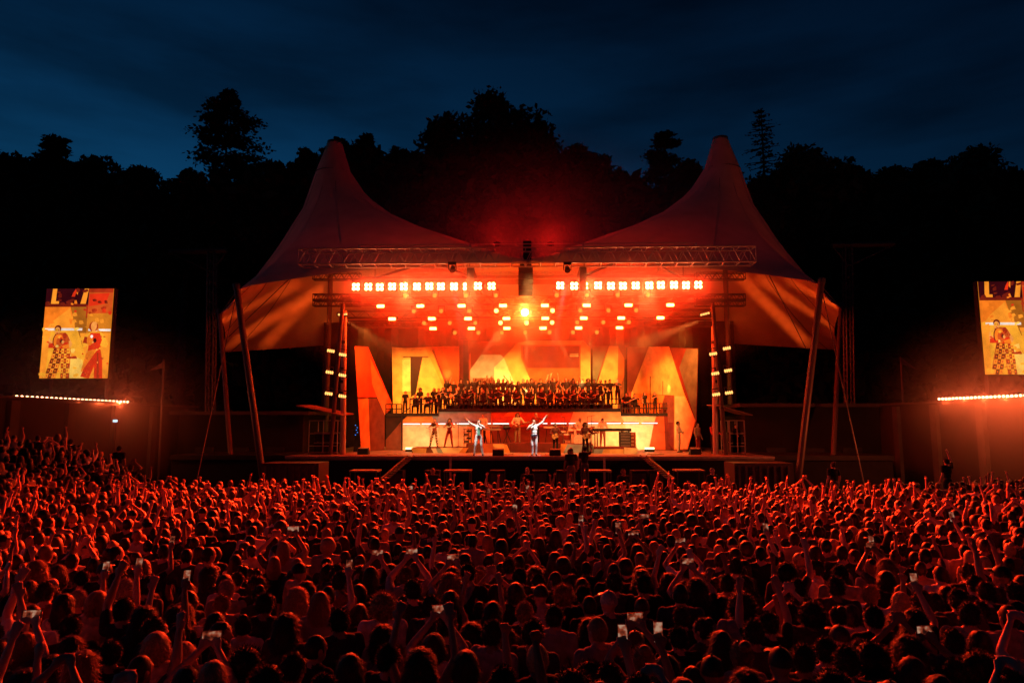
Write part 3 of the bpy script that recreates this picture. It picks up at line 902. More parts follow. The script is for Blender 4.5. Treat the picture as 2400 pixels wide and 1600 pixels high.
PIC = [('night', [(0, 0), (0.64, 0), (0.64, 0.175), (0, 0.175)]), ('gold', [(0.095, 0), (0.16, 0), (0.15, 0.14), (0.2, 0.14), (0.2, 0.17), (0.08, 0.17), (0.085, 0.12)]),
       ('gold', [(0.57, 0), (0.635, 0), (0.60, 0.17), (0.52, 0.17)]), ('orange', [(0.455, 0), (0.48, 0), (0.47, 0.07), (0.45, 0.05)]), ('orange', [(0.43, 0.13), (0.46, 0.13), (0.475, 0.17), (0.43, 0.17)]),
       ('red', [(0.4, 0.05), (0.44, 0.0), (0.45, 0.03), (0.43, 0.09), (0.38, 0.09)]),
       ('dark', [(0, 0.172), (0.64, 0.172), (0.64, 0.205), (0, 0.205)]),
       ('deep', [(0.64, 0), (1, 0), (1, 0.06), (0.64, 0.06)]), ('brick', [(0.64, 0.04), (1, 0.045), (1, 0.28), (0.64, 0.28)]), ('red', [(0.65, 0.06), (0.95, 0.05), (0.9, 0.17), (0.65, 0.2)]),
       ('orange', [(0, 0.205), (0.38, 0.205), (0.46, 0.44), (0, 0.44)]), ('gold', [(0.14, 0.36), (0.37, 0.22), (0.445, 0.44), (0.05, 0.44)]),
       ('moss', [(0.38, 0.205), (0.64, 0.205), (0.64, 0.75), (0.5, 0.52)]), ('ochre', [(0.64, 0.28), (1, 0.28), (1, 0.5), (0.64, 0.5)]), ('deep', [(0.615, 0.19), (0.64, 0.19), (0.64, 0.33), (0.62, 0.33)]),
       ('gold', [(0.55, 0.5), (1, 0.5), (1, 1), (0.72, 1), (0.66, 0.8)]),
       ('pale', [(0, 0.44), (0.5, 0.44), (0.7, 0.85), (0.72, 1), (0, 1)]), ('gold', [(0, 0.44), (0.12, 0.44), (0.08, 1), (0, 1)]),
       ('cream', [(0.33, 0.85), (0.4, 0.72), (0.62, 0.8), (0.66, 1), (0.45, 1)]),
       ('white', [(0.02, 0.445), (0.58, 0.445), (0.58, 0.47), (0.02, 0.47)]), ('moss', [(0.03, 0.456), (0.58, 0.456), (0.58, 0.459), (0.03, 0.459)]), ('white', [(0.67, 0.452), (1, 0.455), (1, 0.48), (0.67, 0.475)]),
       # first figure: megaphone and checked trousers
       ('skin', [(0.10, 0.55), (0.19, 0.515), (0.21, 0.6), (0.16, 0.665), (0.09, 0.645)]), ('red', [(0.10, 0.62), (0.2, 0.6), (0.2, 0.665), (0.1, 0.665)]), ('pale', [(0.12, 0.55), (0.2, 0.515), (0.2, 0.56), (0.13, 0.59)]),
       ('skin', [(0.33, 0.5), (0.39, 0.54), (0.45, 0.62), (0.43, 0.655), (0.3, 0.65)]), ('deep', [(0.31, 0.495), (0.37, 0.52), (0.41, 0.58), (0.36, 0.61), (0.3, 0.57)]),
       ('brick', [(0.18, 0.51), (0.24, 0.495), (0.34, 0.495), (0.39, 0.56), (0.41, 0.69), (0.19, 0.69)]), ('red', [(0.24, 0.62), (0.38, 0.6), (0.41, 0.68), (0.22, 0.685)]), ('orange', [(0.3, 0.64), (0.4, 0.62), (0.41, 0.67), (0.32, 0.68)]),
       ('dark', circle(0.22, 0.452, 0.05, 0.042)), ('skin', circle(0.217, 0.472, 0.041, 0.042)), ('pale', circle(0.205, 0.465, 0.018, 0.02)), ('dark', [(0.185, 0.462), (0.205, 0.462), (0.205, 0.468), (0.185, 0.468)]), ('dark', [(0.22, 0.464), (0.24, 0.464), (0.24, 0.47), (0.22, 0.47)]), ('red', [(0.2, 0.492), (0.225, 0.492), (0.222, 0.5), (0.203, 0.5)]),
       ('dark', circle(0.235, 0.588, 0.078, 0.088, 18)), ('orange', circle(0.243, 0.588, 0.072, 0.082, 18)), ('brick', circle(0.262, 0.6, 0.05, 0.055, 14)), ('pale', circle(0.255, 0.545, 0.022, 0.014)), ('cream', circle(0.23, 0.645, 0.022, 0.014)),
       ('deep', circle(0.285, 0.585, 0.03, 0.03)), ('night', circle(0.29, 0.59, 0.018, 0.018)), ('skin', circle(0.31, 0.6, 0.018, 0.02)), ('deep', circle(0.33, 0.53, 0.032, 0.034)),
       ] + checks() + [       ('deep', [(0.42, 0.765), (0.52, 0.755), (0.54, 0.785), (0.42, 0.785)]),
       # second figure
       ('deep', circle(0.755, 0.43, 0.06, 0.055)), ('skin', circle(0.765, 0.425, 0.045, 0.05)), ('skin', [(0.74, 0.46), (0.79, 0.46), (0.79, 0.5), (0.74, 0.5)]),
       ('pale', [(0.64, 0.53), (0.72, 0.49), (0.86, 0.49), (0.92, 0.53), (0.98, 0.62), (0.95, 0.66), (0.87, 0.64), (0.86, 0.72), (0.68, 0.72), (0.7, 0.62), (0.62, 0.66), (0.62, 0.61)]),
       ('deep', [(0.64, 0.54), (0.69, 0.55), (0.69, 0.62), (0.62, 0.61)]), ('red', [(0.72, 0.5), (0.86, 0.5), (0.9, 0.58), (0.86, 0.68), (0.7, 0.7)]), ('orange', circle(0.72, 0.58, 0.045, 0.06)), ('white', circle(0.745, 0.54, 0.02, 0.018)), ('night', circle(0.795, 0.585, 0.025, 0.025)),
       ('orange', [(0.69, 0.7), (0.83, 0.68), (0.7, 0.86), (0.62, 0.93)]), ('red', [(0.83, 0.7), (0.87, 0.68), (0.91, 0.8), (0.93, 1), (0.82, 1), (0.81, 0.84), (0.73, 1), (0.62, 0.985), (0.66, 0.9)]), ('deep', [(0.84, 0.72), (0.86, 0.72), (0.9, 1), (0.86, 1)])]
rs = random.Random(5)
for _ in range(90):
    u, v = rs.random(), rs.uniform(0.02, 0.98)
    if 0.1 < u < 0.45 and v > 0.42 or 0.6 < u and v > 0.38:
        k = rs.choice(('brick', 'orange', 'deep', 'skin', 'red')) if v > 0.5 else 'ochre'
        a_, b_ = rs.uniform(0.004, 0.012), rs.uniform(0.004, 0.012)
    else:
        k = ('dark' if v < 0.17 else rs.choice(('orange', 'gold')) if u < 0.45 and v < 0.45 else rs.choice(('brick', 'deep', 'red')) if v < 0.28 else 'gold' if v < 0.45 else rs.choice(('gold', 'pale', 'pale', 'cream')))
        a_, b_ = rs.uniform(0.008, 0.03), rs.uniform(0.008, 0.025)
    PIC.append((k, [(u - a_, v - b_ * rs.random()), (u + a_ * rs.random(), v - b_), (u + a_, v + b_ * rs.random()), (u - a_ * rs.random(), v + b_)]))
for i, (tl, br, lab) in enumerate((((101, 677), (259, 886), 'tall video screen showing two singers with megaphones'), ((2302, 660), (2462, 877), 'tall video screen cropped by the picture edge, showing one megaphone singer'))):
    Y = 34.0
    a, b = at(tl[0], tl[1], Y), at(br[0], br[1], Y)
    x0, x1, z0, z1 = min(a.x, b.x), max(a.x, b.x), b.z, a.z
    x0, x1 = (at(101, 780, Y).x, at(259, 780, Y).x) if i == 0 else (at(2302, 780, Y).x, at(2462, 780, Y).x)
    sc_ = root('video_screen', ((x0 + x1) / 2, Y, z0), lab, 'screen', 'video screens beside the stage')
    part('housing', MB().box(((x0 + x1) / 2, Y + 0.19, (z0 + z1) / 2), (x1 - x0 + 0.08, 0.3, z1 - z0 + 0.08)), black, sc_)
    face = part('display', MB().box(((x0 + x1) / 2, Y + 0.02, (z0 + z1) / 2), (x1 - x0, 0.03, z1 - z0)), scr('ochre'), sc_)
    for j, (k, q) in enumerate(PIC):
        pts = [Vector((x0 + (x1 - x0) * min(max(u, 0), 1), Y - 0.0008 * (j + 1), z1 - (z1 - z0) * min(max(v, 0), 1))) for u, v in q]
        part('picture_shape', MB().prism(pts, (0, 0.0008 * (j + 1) + 0.004, 0)), scr(k), face)
    for sx in (x0 + 0.3, x1 - 0.3):
        bar('support_leg', (sx, Y + 0.45, ground_z(sx, Y)), (sx, Y + 0.45, z1), 0.08, darksteel, sc_)

# small lit exit signs on the walls
for (px, py, lab) in ((270, 986, 'small white lit sign below the bulb strip near the two-figure screen'), (2233, 984, 'small white lit sign below the bulb strip near the cropped screen')):
    p = at(px, py, 33.4)
    r_ = root('lit_sign', p, lab, 'sign', 'lit signs')
    part('case', MB().box(p + Vector((0, 0.06, 0)), (0.26, 0.08, 0.16)), black, r_)
    part('panel', MB().box(p, (0.22, 0.03, 0.12)), emis('cool_sign', (0.5, 0.75, 0.9), 1.6), r_)
    bar('bracket', p + Vector((0, 0.1, 0)), Vector((p.x, p.y + 0.1, 0)), 0.03, darksteel, r_)
# ================================================================== lamps of the show
K_BL, K_ST, K_MH, K_BACK, K_TENT, K_STRIP, K_FOOT = 1100.0, 430.0, 24000.0, 2000.0, 8500.0, 300.0, 110.0
lamp_w = emis('blinder_glass', (1.0, 0.2, 0.06), 75, True)
strobe_w = emis('strobe_glass', (1.0, 0.2, 0.04), 30)
head_dim = emis('moving_head_lens', (1.0, 0.36, 0.04), 1.15)
head_hot = emis('moving_head_lens_hot', (1.0, 0.5, 0.1), 7)
star_w = emis('star_lens', (1.0, 0.7, 0.25), 60)
bulb_w = emis('strip_bulb', (1.0, 0.42, 0.2), 9)
tower_w = emis('tower_lamp', (1.0, 0.42, 0.1), 2.2)

# meshes shared by all copies, facing -Y
me_bl_case = MB().box((0, 0.1, 0), (0.46, 0.16, 0.46)).box((-0.26, 0.1, 0), (0.03, 0.06, 0.3)).box((0.26, 0.1, 0), (0.03, 0.06, 0.3)).mesh('blinder_case', black)
me_bl_lamp = MB().tube((0, 0.02, 0), (0, -0.02, 0), 0.082, 0.07, n=16).mesh('blinder_lamp', lamp_w)
me_yoke = MB().box((-0.2, 0.05, 0.12), (0.03, 0.05, 0.3)).box((0.2, 0.05, 0.12), (0.03, 0.05, 0.3)).box((0, 0.05, 0.28), (0.43, 0.05, 0.04)).mesh('yoke', darksteel)
me_st_case = MB().box((0, 0.08, 0), (0.48, 0.14, 0.24)).mesh('strobe_case', black)
me_st_panel = MB().box((0, 0, 0), (0.40, 0.03, 0.155)).mesh('strobe_panel', strobe_w)
me_hd_case = MB().tube((0, 0.34, 0), (0, 0.0, 0), 0.11, 0.145, n=14).mesh('moving_head_case', black)
me_hd_lens = MB().tube((0, 0.0, 0), (0, -0.03, 0), 0.118, 0.112, n=18).mesh('moving_head_lens', head_dim)
me_hd_hot = MB().tube((0, 0.0, 0), (0, -0.03, 0), 0.122, 0.115, n=18).mesh('moving_head_lens_hot', head_hot)
me_hd_yoke = MB().box((-0.18, 0.15, 0.12), (0.04, 0.1, 0.34)).box((0.18, 0.15, 0.12), (0.04, 0.1, 0.34)).box((0, 0.15, 0.32), (0.4, 0.14, 0.1)).mesh('moving_head_yoke', black)
me_bar_case = MB().box((0, 0.06, 0), (0.58, 0.1, 0.2)).mesh('bar_case', black)
me_bar_lamp = MB().tube((0, 0.02, 0), (0, -0.02, 0), 0.062, 0.055, n=12).mesh('bar_lamp', tower_w)

SIDE = lambda i, n: f'{ordw(i)} from the audience\'s left'
# 24 four-lamp blinders below the front truss
bx = (834, 863, 890, 919, 946, 977, 1006, 1033, 1064, 1094, 1120, 1152, 1313, 1346, 1369, 1402, 1432, 1460, 1490, 1522, 1549, 1580, 1608, 1637)
for i, px in enumerate(bx):
    p = at(px, 672 - 4 * (px - 834) / 800 + random.uniform(-0.8, 0.8), 34.3)
    t = root('blinder', p, f'four-lamp blinder glowing white in the long row, {SIDE(i, 24)}', 'stage light', 'blinders under the front truss', (R(6), 0, 0))
    link('housing', me_bl_case, t)
    link('yoke', me_yoke, t)
    for sx in (-1, 1):
        for sz in (-1, 1):
            link('lamp', me_bl_lamp, t, (sx * 0.103, 0, sz * 0.1))
    spot('blinder_light', p + Vector((0, -0.12, 0)), (p.x * 1.05, 14.0, 1.2), K_BL, (1.0, 0.024, 0.004), R(112), 0.7, 0.02)
# strobes
sb = [(x, 716, 37.2) for x in (892, 985, 1082, 1179, 1277, 1375, 1473, 1571)] + [(x, 746, 39.0) for x in (919, 1012, 1097, 1187, 1278, 1368, 1456, 1548)] + [(x, 769, 41.0) for x in (1015, 1105, 1188, 1273, 1356, 1452)]
for i, (px, py, Y) in enumerate(sb):
    row, k = ('upper', i) if i < 8 else (('middle', i - 8) if i < 16 else ('lowest', i - 16))
    p = at(px, py - (px - 1230) * 0.004, Y - 0.35)
    t = root('strobe_panel', p, f'small rectangular strobe panel in the {row} strobe row, {SIDE(k, 8)}', 'stage light', 'strobe panels in the rig', (R(8), 0, random.uniform(-0.1, 0.1)))
    link('housing', me_st_case, t)
    link('panel', me_st_panel, t)
    link('yoke', me_yoke, t)
    point('strobe_light', p + Vector((0, -0.15, 0)), K_ST, (1.0, 0.022, 0.002), 0.04)
# moving heads
mh = [(x, 692, 36.0, 0) for x in (950, 1019, 1092, 1162, 1305, 1376, 1448, 1519)]
mh += [(x, 728, 38.0, 1 if x in (1163, 1295) else 0) for x in (970, 1034, 1100, 1163, 1295, 1360, 1426, 1491)]
mh += [(x, 756, 39.8, 1 if x in (1173, 1234, 1294) else 0) for x in (994, 1054, 1114, 1173, 1234, 1294, 1353, 1414, 1474)]
mh += [(x, 779, 41.3, 0) for x in (1066, 1121, 1176, 1231, 1288, 1343, 1399)]
rows = {692: ('top', 0), 728: ('second', 8), 756: ('third', 16), 779: ('bottom', 25)}
for i, (px, py, Y, hot) in enumerate(mh):
    nm, st0 = rows[py]
    p = at(px, py - (px - 1230) * 0.004, Y)
    t = root('moving_head', p, f'round moving-head lamp with amber lens in the {nm} row, {SIDE(i - st0, 9)}', 'stage light', 'moving heads in the rig',
             (R(4), 0, (px - 1230) / 1230 * 0.6))
    link('head', me_hd_case, t)
    link('lens', me_hd_hot if hot else me_hd_lens, t)
    link('yoke', me_hd_yoke, t)
# the star-bright lamp in the middle
p = at(1230, 732, 37.6)
t = root('star_lamp', p, 'single blazing lamp shining straight out at the middle of the rig', 'stage light')
part('housing', MB().tube(p + Vector((0, 0.4, 0)), p + Vector((0, 0.02, 0)), 0.16, 0.2, n=16), black, t)
part('lens', MB().tube(p + Vector((0, 0.01, 0)), p + Vector((0, -0.05, 0)), 0.19, 0.17, n=20), star_w, t)
link('yoke', me_hd_yoke, t)
point('star_light', p + Vector((0, -0.25, 0)), 650, (1.0, 0.2, 0.01), 0.15)
spot('star_beam', p + Vector((0, -0.25, 0)), (p.x, 5, 3.4), 900, (1.0, 0.4, 0.08), R(26), 1.0, 0.1)

# beams: (from px, py, Y) -> (to px, py, Y)
beams = [((1163, 728, 37.8), (985, 712, 34.6), 6, AMBER, 0.25), ((1295, 728, 37.8), (1475, 706, 34.6), 6, AMBER, 0.25),
         ((1294, 756, 39.6), (1352, 880, 44), 5, AMBER, 1.6), ((1173, 756, 39.6), (1120, 850, 44), 6, AMBER, 1.3), ((1234, 756, 39.6), (1233, 900, 44), 6, AMBER, 1.6),
         ((1356, 756, 39.6), (1440, 880, 44), 5, ORANGE, 1.0), ((1414, 756, 39.6), (1500, 930, 42.4), 5, ORANGE, 0.8), ((1474, 756, 39.6), (1560, 900, 42.2), 5, ORANGE, 0.7),
         ((1231, 779, 41.1), (1300, 900, 46), 5, ORANGE, 1.3), ((1121, 779, 41.1), (1060, 860, 46), 7, ORANGE, 0.9)]
for k, (a, b, ang, col, w) in enumerate(beams):
    spot('moving_head_beam', at(*a) + Vector((0, -0.12, -0.3)), at(*b), K_MH * w, col, R(ang), 1.0, 0.08)
# side key lamps at the tops of the masts (white-hot bars with broad beams onto the stage)
for (px, py, tx, ty, n, lab) in ((803, 737, 1000, 870, 4, 'bar of narrow white lamps at the top of the pale mast by the scarlet cloth'), (1652, 736, 1390, 850, 4, 'bar of narrow white lamps high beside the olive cloth')):
    p = at(px, py, 36.6)
    t = root('side_lamp_bar', p, lab, 'stage light', rot=(0, 0, R(35 if px < 1200 else -35)))
    link('housing', me_bar_case, t)
    for j in range(n):
        link('lamp', me_bar_lamp, t, (-0.2 + j * 0.135, 0, -0.02 + 0.02 * j))
    spot('side_key', p + Vector((0.15 if px < 1200 else -0.15, -0.15, -0.3)), at(tx, ty, 42), 26000 if px > 1200 else 14000, (1.0, 0.28, 0.05), R(13), 0.35, 0.08)
# mast flood bars
for i, (px, py) in enumerate(((775, 822), (803, 831), (772, 872), (802, 879), (770, 922), (802, 928), (1671, 829), (1703, 816), (1676, 875), (1706, 868), (1678, 924), (1708, 920))):
    p = at(px, py, 35.9)
    lv = ('top', 'middle', 'bottom')[(i % 6) // 2]
    t = root('mast_flood', p, f'{lv} {"outer" if (i % 2 == 0) == (i < 6) else "inner"} four-lamp flood bar on the mast by the {"scarlet" if i < 6 else "olive"} cloth',
             'stage light', 'flood bars on the side masts', (0, R(8 if i < 6 else -8), R(22 if i < 6 else -22)))
    link('housing', me_bar_case, t)
    for j in range(4):
        o = link('lamp', me_bar_lamp, t, (-0.14 + j * 0.1, 0, 0))
        o.scale = (0.75, 1, 1.5)
    link('yoke', me_yoke, t, (0, 0.05, 0.02))
for px, s_ in ((790, -1), (1690, 1)):
    for py in (825, 925):
        q = at(px, py, 35.6)
        spot('flood_light', q, (q.x - s_ * 6, 24, 2.0), 130, (1.0, 0.3, 0.06), R(120), 0.8, 0.2)
# foot lights on the stage floor
for i, (px, py, Y) in enumerate(((962, 1047, 40.2), (1005, 1047, 40.2), (1436, 1043, 40.6), (1478, 1043, 40.6), (1522, 1047, 40.6))):
    p = at(px, py, Y)
    t = root('foot_light', (p.x, Y, ZS), f'low glowing floor strip washing the riser wall, {SIDE(i, 5)}', 'stage light', 'floor strips at the riser')
    part('housing', MB().box((p.x, Y, ZS + 0.08), (0.56, 0.2, 0.14)), black, t)
    part('glass', MB().box((p.x, Y - 0.02, ZS + 0.2), (0.54, 0.14, 0.1)), emis('foot_glass', (1.0, 0.62, 0.25), 5), t)
    spot('foot_wash', (p.x, Y + 0.2, ZS + 0.32), (p.x, YR, ZS + 1.6), K_FOOT * 1.6, (1.0, 0.55, 0.2), R(140), 0.8, 0.15)
# unseen spots added behind the choir, high and low, to brighten the backdrop
for px in (925, 985, 1040, 1100, 1170, 1240, 1310, 1380, 1450):
    p = at(px, 778, 44.4)
    spot('added_wall_wash', p, (p.x, 47.5, 5.4), K_BACK * (0.6 if 1020 < px < 1110 else 1.0), (1.0, 0.35, 0.055), R(84), 0.9, 0.25)
    p = at(px, 955, 46.4)
    spot('added_wall_uplight', p, (p.x, 47.6, 7.2), K_BACK * 0.16, (1.0, 0.24, 0.02), R(120), 0.9, 0.2)
for px, py, Y, tx in ((850, 760, 36.8, 885), (1500, 775, 40.5, 1555), (1600, 765, 37.6, 1600)):
    spot('wing_wash', at(px, py, Y), at(tx, 930, 41.8 if tx < 1000 else 43), K_BACK * 1.5, (1.0, 0.25, 0.03), R(60), 0.9, 0.25)
for px in (950, 1100, 1240, 1380, 1520):
    p = at(px, 640, 32.9)
    spot('band_wash', p, (at(px, 1040, 38).x, 38.8, ZS + 0.4), 4600, (1.0, 0.42, 0.1), R(40), 0.8, 0.25)
# follow spots for the two singers; these fixtures are added under the front truss
for px, tx, pw, lab in ((1060, 1122, 800, 'added follow-spot lamp under the front truss above the keyboard player'), (1330, 1252, 1000, 'added follow-spot lamp under the front truss above the drummer')):
    p = at(px, 634, 33.0)
    t = root('added_follow_spot', p, lab, 'stage light', None, (R(40), 0, 0))
    link('head', me_hd_case, t)
    link('yoke', me_hd_yoke, t)
    spot('follow_beam', p + Vector((0, -0.1, -0.2)), at(tx, 1028, 35.6), pw * 10, (1.0, 0.98, 0.93), R(6.5), 0.5, 0.1)
# tent flank streaks: chains of unseen overlapping spots added to draw them
for s_, x0 in ((-1, 800), (1, 1690)):
    p = at(x0 + 14 * s_, 752, 36.0)
    strk = (((775, 668), (545, 800), 1.0), ((690, 668), (522, 752), 0.7), ((745, 680), (610, 822), 0.6)) if s_ < 0 else (((1735, 650), (1885, 800), 1.0), ((1785, 655), (1940, 760), 0.9), ((1850, 660), (1955, 715), 0.6))
    for a_, b_, w_ in strk:
        for k in range(11):
            u_ = k / 10
            spot('tent_streak_spot', p, on_tent(s_, a_[0] + (b_[0] - a_[0]) * u_, a_[1] + (b_[1] - a_[1]) * u_), K_TENT * w_ * (0.35 + 0.9 * u_), (1.0, 0.11, 0.012), R(5.5 - 1.5 * u_), 1.0, 0.1)
    spot('tent_wash', at(x0, 800, 37), on_tent(s_, x0 + 170 * s_, 750), 900, (1.0, 0.06, 0.008), R(75), 0.9, 0.3)
# made-up lamp heads on the roof's saddle, added for the red glow
for k, (px, w, lab) in enumerate(((1165, 0.8, 'added red glow lamp behind the truss beside the hanging column'), (1290, 1.0, 'added red glow lamp behind the truss at the roof middle'), (1420, 1.3, 'added red glow lamp behind the truss towards the second tent slope'))):
    q = at(px, 584, 40.0)
    t = root('added_roof_lamp', q, lab, 'stage light', 'lamps added for the roof glow', (R(90), 0, 0))
    link('head', me_hd_case, t, (0, 0.1, 0))
    link('yoke', me_hd_yoke, t, (0, 0.1, 0))
    point('roof_glow', q + Vector((0, 0, 0.25)), 1500 * w, (1.0, 0.01, 0.004), 0.2)

# bulb strips along the terrace walls
for (a, b, n, lab) in (((33, 928, 28.0), (303, 942, 35.4), 27, 'glowing row of warm bulbs along the wall below the two-figure screen'), ((2197, 934, 31.0), (2440, 925.5, 26.4), 26, 'glowing row of warm bulbs along the wall below the cropped screen')):
    p0, p1 = at(*a), at(*b)
    p1.z = p0.z = (p0.z + p1.z) / 2
    t = root('bulb_strip', (p0 + p1) / 2, lab, 'light strip', 'bulb strips on the terrace walls')
    sx = -1 if p0.x < 0 else 1
    bar('carrier', p0 + Vector((sx * 0.13, 0, 0)), p1 + Vector((sx * 0.13, 0, 0)), 0.07, black, t)
    for j in range(n):
        q = p0.lerp(p1, (j + 0.5) / n)
        part('bulb', MB().ball(q, 0.05, 10, 6), bulb_w, t, True)
    for j in range(5):
        q = p0.lerp(p1, (j + 0.5) / 5)
        point('strip_light', q - Vector((sx * 0.05, 0, 0.1)), K_STRIP, (1.0, 0.12, 0.03), 0.02)


def smoke(loc, rad, dens, aniso=0.3, fall=2.0):
    """A puff of stage smoke or added lamp halo, densest in its middle and thinning to nothing at its skin."""
    mt = volume('smoke_air', (1.0, 0.9, 0.86), dens, aniso)
    n, l = mt.node_tree.nodes, mt.node_tree.links.new
    tc, ln, mr, pw, ml = n.new('ShaderNodeTexCoord'), n.new('ShaderNodeVectorMath'), n.new('ShaderNodeMapRange'), n.new('ShaderNodeMath'), n.new('ShaderNodeMath')
    ln.operation, pw.operation, ml.operation = 'LENGTH', 'POWER', 'MULTIPLY'
    mr.inputs[1].default_value, mr.inputs[2].default_value, mr.inputs[3].default_value, mr.inputs[4].default_value = 0, 1, 1, 0
    pw.inputs[1].default_value = fall
    ml.inputs[1].default_value = dens
    l(tc.outputs['Object'], ln.inputs[0]); l(ln.outputs['Value'], mr.inputs[0]); l(mr.outputs[0], pw.inputs[0]); l(pw.outputs[0], ml.inputs[0])
    v = next(x for x in n if x.type == 'PRINCIPLED_VOLUME')
    l(ml.outputs[0], v.inputs['Density'])
    o = link('smoke', MB().ball((0, 0, 0), 1.0, 24, 16).mesh('smoke', mt, True), None, loc)
    o.scale = rad
    return tag(o, kind='stuff')


smoke((SX, 38.6, 9.9), (15.0, 6.4, 5.4), 0.055, 0.3, 1.1)
smoke(at(1230, 732, 37.0), (2.6, 1.6, 2.6), 0.3, 0.2, 2.5)  # dense puff added to give the star lamp its halo
smoke((SX + 0.8, 42.5, 14.0), (18.0, 7.5, 9.0), 0.10, 0.0, 2.0)
for px_ in (993, 1475):
    smoke(at(px_, 664, 33.9), (7.2, 1.8, 2.2), 0.20, 0.2, 1.5)  # long puffs added along the blinder row for its glow
for sx, yy in ((-1, 31.5), (1, 28.6)):
    smoke((20.3 * sx + 0.2, yy, 4.4), (5.5, 9.5, 5.0), 0.06, 0.2, 2.0)  # puffs added round the bulb strips to carry their halo
# unseen red spots under the front truss, added to brighten the front rows
for px in (900, 1000, 1100, 1360, 1460, 1560):
    p = at(px, 640, 32.2)
    spot('added_audience_spot', p, (p.x * 1.5, 18.0, 1.6), 66000, (1.0, 0.026, 0.004), R(38), 1.0, 0.1)
# ================================================================== trees behind the stage
leafm = mat('leaf', (0.045, 0.06, 0.025), 0.8, 0.5, 0.35)
needlem = mat('needle', (0.035, 0.05, 0.025), 0.8, 0.5, 0.35)
barkm = mat('bark', (0.06, 0.045, 0.035), 0.95, 0.4, 3)


def leaf_mesh(pts, size, mt, flat=0.0):
    n = len(pts)
    pts = np.asarray(pts)
    a = rng.normal(size=(n, 3)); a[:, 2] *= (1 - flat)
    a /= np.linalg.norm(a, axis=1)[:, None]
    b = rng.normal(size=(n, 3)); b[:, 2] *= (1 - flat)
    b -= a * (a * b).sum(1)[:, None]
    b /= np.linalg.norm(b, axis=1)[:, None] + 1e-9
    s = size * rng.uniform(0.55, 1.35, (n, 1))
    V = np.stack([pts - a * s, pts - b * s * 0.55, pts + a * s, pts + b * s * 0.55], 1).reshape(-1, 3)
    me = bpy.data.meshes.new('crown')
    me.vertices.add(4 * n); me.vertices.foreach_set('co', V.ravel())
    me.loops.add(4 * n); me.loops.foreach_set('vertex_index', np.arange(4 * n))
    me.polygons.add(n); me.polygons.foreach_set('loop_start', np.arange(0, 4 * n, 4))
    me.materials.append(mt)
    me.update(calc_edges=True)
    me.validate()
    return me


def tree(label, top, halfw, base_z, kind='oak', n=5200, name='deciduous_tree', leaf=0.30):
    """top: crown's highest point; halfw: its half width (m); base_z: lowest foliage."""
    gx, gy = top.x, top.y
    gz = ground_z(gx, gy)
    t = root(name, (gx, gy, gz), label, 'tree', 'trees behind the stage')
    H = top.z - base_z
    tb = MB()
    pts = []
    if kind == 'oak':
        lobes = []
        tb.tube((gx, gy, gz), (gx, gy, base_z + H * 0.35), 0.45, 0.3, 10)
        for k in range(30):
            u = rng.uniform(0, 1)
            ang = rng.uniform(0, 2 * math.pi)
            w = halfw * 1.12 * math.sqrt(max(0.02, 1 - u ** 2.4))
            c = np.array([gx + math.cos(ang) * w * rng.uniform(0.35, 1), gy + math.sin(ang) * w * rng.uniform(0.2, 0.7), base_z + H * (0.05 + 0.88 * u)])
            lobes.append((c, halfw * rng.uniform(0.22, 0.42) * (1.1 - 0.35 * u)))
            tb.tube((gx, gy, base_z + H * 0.3 * u), c, 0.14, 0.04, 6)
        for du, dr in ((0.22, 0.2), (0.42, 0.3), (0.7, 0.36)):
            lobes.append((np.array([gx + rng.uniform(-.1, .1) * halfw, gy, top.z - halfw * du]), halfw * dr))
        lobes.append((np.array([gx + halfw * .1, gy, base_z + H * 0.5]), halfw * 0.55))
        tot = sum(r ** 2 for _c, r in lobes)
        for c, r in lobes:
            k = int(n * r * r / tot)
            d = rng.normal(size=(k, 3)); d /= np.linalg.norm(d, axis=1)[:, None]
            rr_ = r * rng.uniform(0.35, 1.12, (k, 1)) ** 0.6
            # twiggy bumps
            pts.append(c + d * rr_ * (1 + 0.22 * np.sin(7 * d[:, :1] + 5 * d[:, 2:] + c[0])) * np.array([1.08, 1, 0.86]))
        me = leaf_mesh(np.concatenate(pts), leaf, leafm)
    else:
        dens = 1.0 if kind == 'pine' else 0.16
        tb.tube((gx, gy, gz), (gx, gy, top.z - 0.2), 0.35, 0.05, 8)
        tiers = 9 if kind == 'pine' else 17
        for k in range(tiers):
            u = (k + 0.4) / tiers
            z = top.z - H * u
            w = halfw * (0.25 + 0.75 * u ** 0.6) * rng.uniform(0.6, 1.12)
            for j in range(6 if kind == 'pine' else 5):
                ang = rng.uniform(0, 2 * math.pi)
                ln = w * rng.uniform(0.55, 1.05)
                e = np.array([gx + math.cos(ang) * ln, gy + math.sin(ang) * ln * 0.8, z + rng.uniform(-0.25, 0.45) - (0.05 * ln if kind == 'pine' else 0.22 * ln)])
                tb.tube((gx, gy, z), e, 0.07, 0.02, 5)
                m_ = int(n * dens / (tiers * 6))
                tt = rng.uniform(0.35 if kind == 'pine' else 0.1, 1.08, (m_, 1))
                q = np.array([gx, gy, z]) * (1 - tt) + e * tt
                s = 0.34 if kind == 'pine' else 0.16
                pts.append(q + rng.normal(size=(m_, 3)) * np.array([s, s, s * 0.36]) * (0.6 + 0.3 * ln))
        me = leaf_mesh(np.concatenate(pts), leaf * (0.85 if kind == 'pine' else 0.6), needlem, 0.5)
    part('trunk', tb, barkm, t)
    o = link('crown', me, t)
    o.location = (-gx, -gy, -gz)
    return t


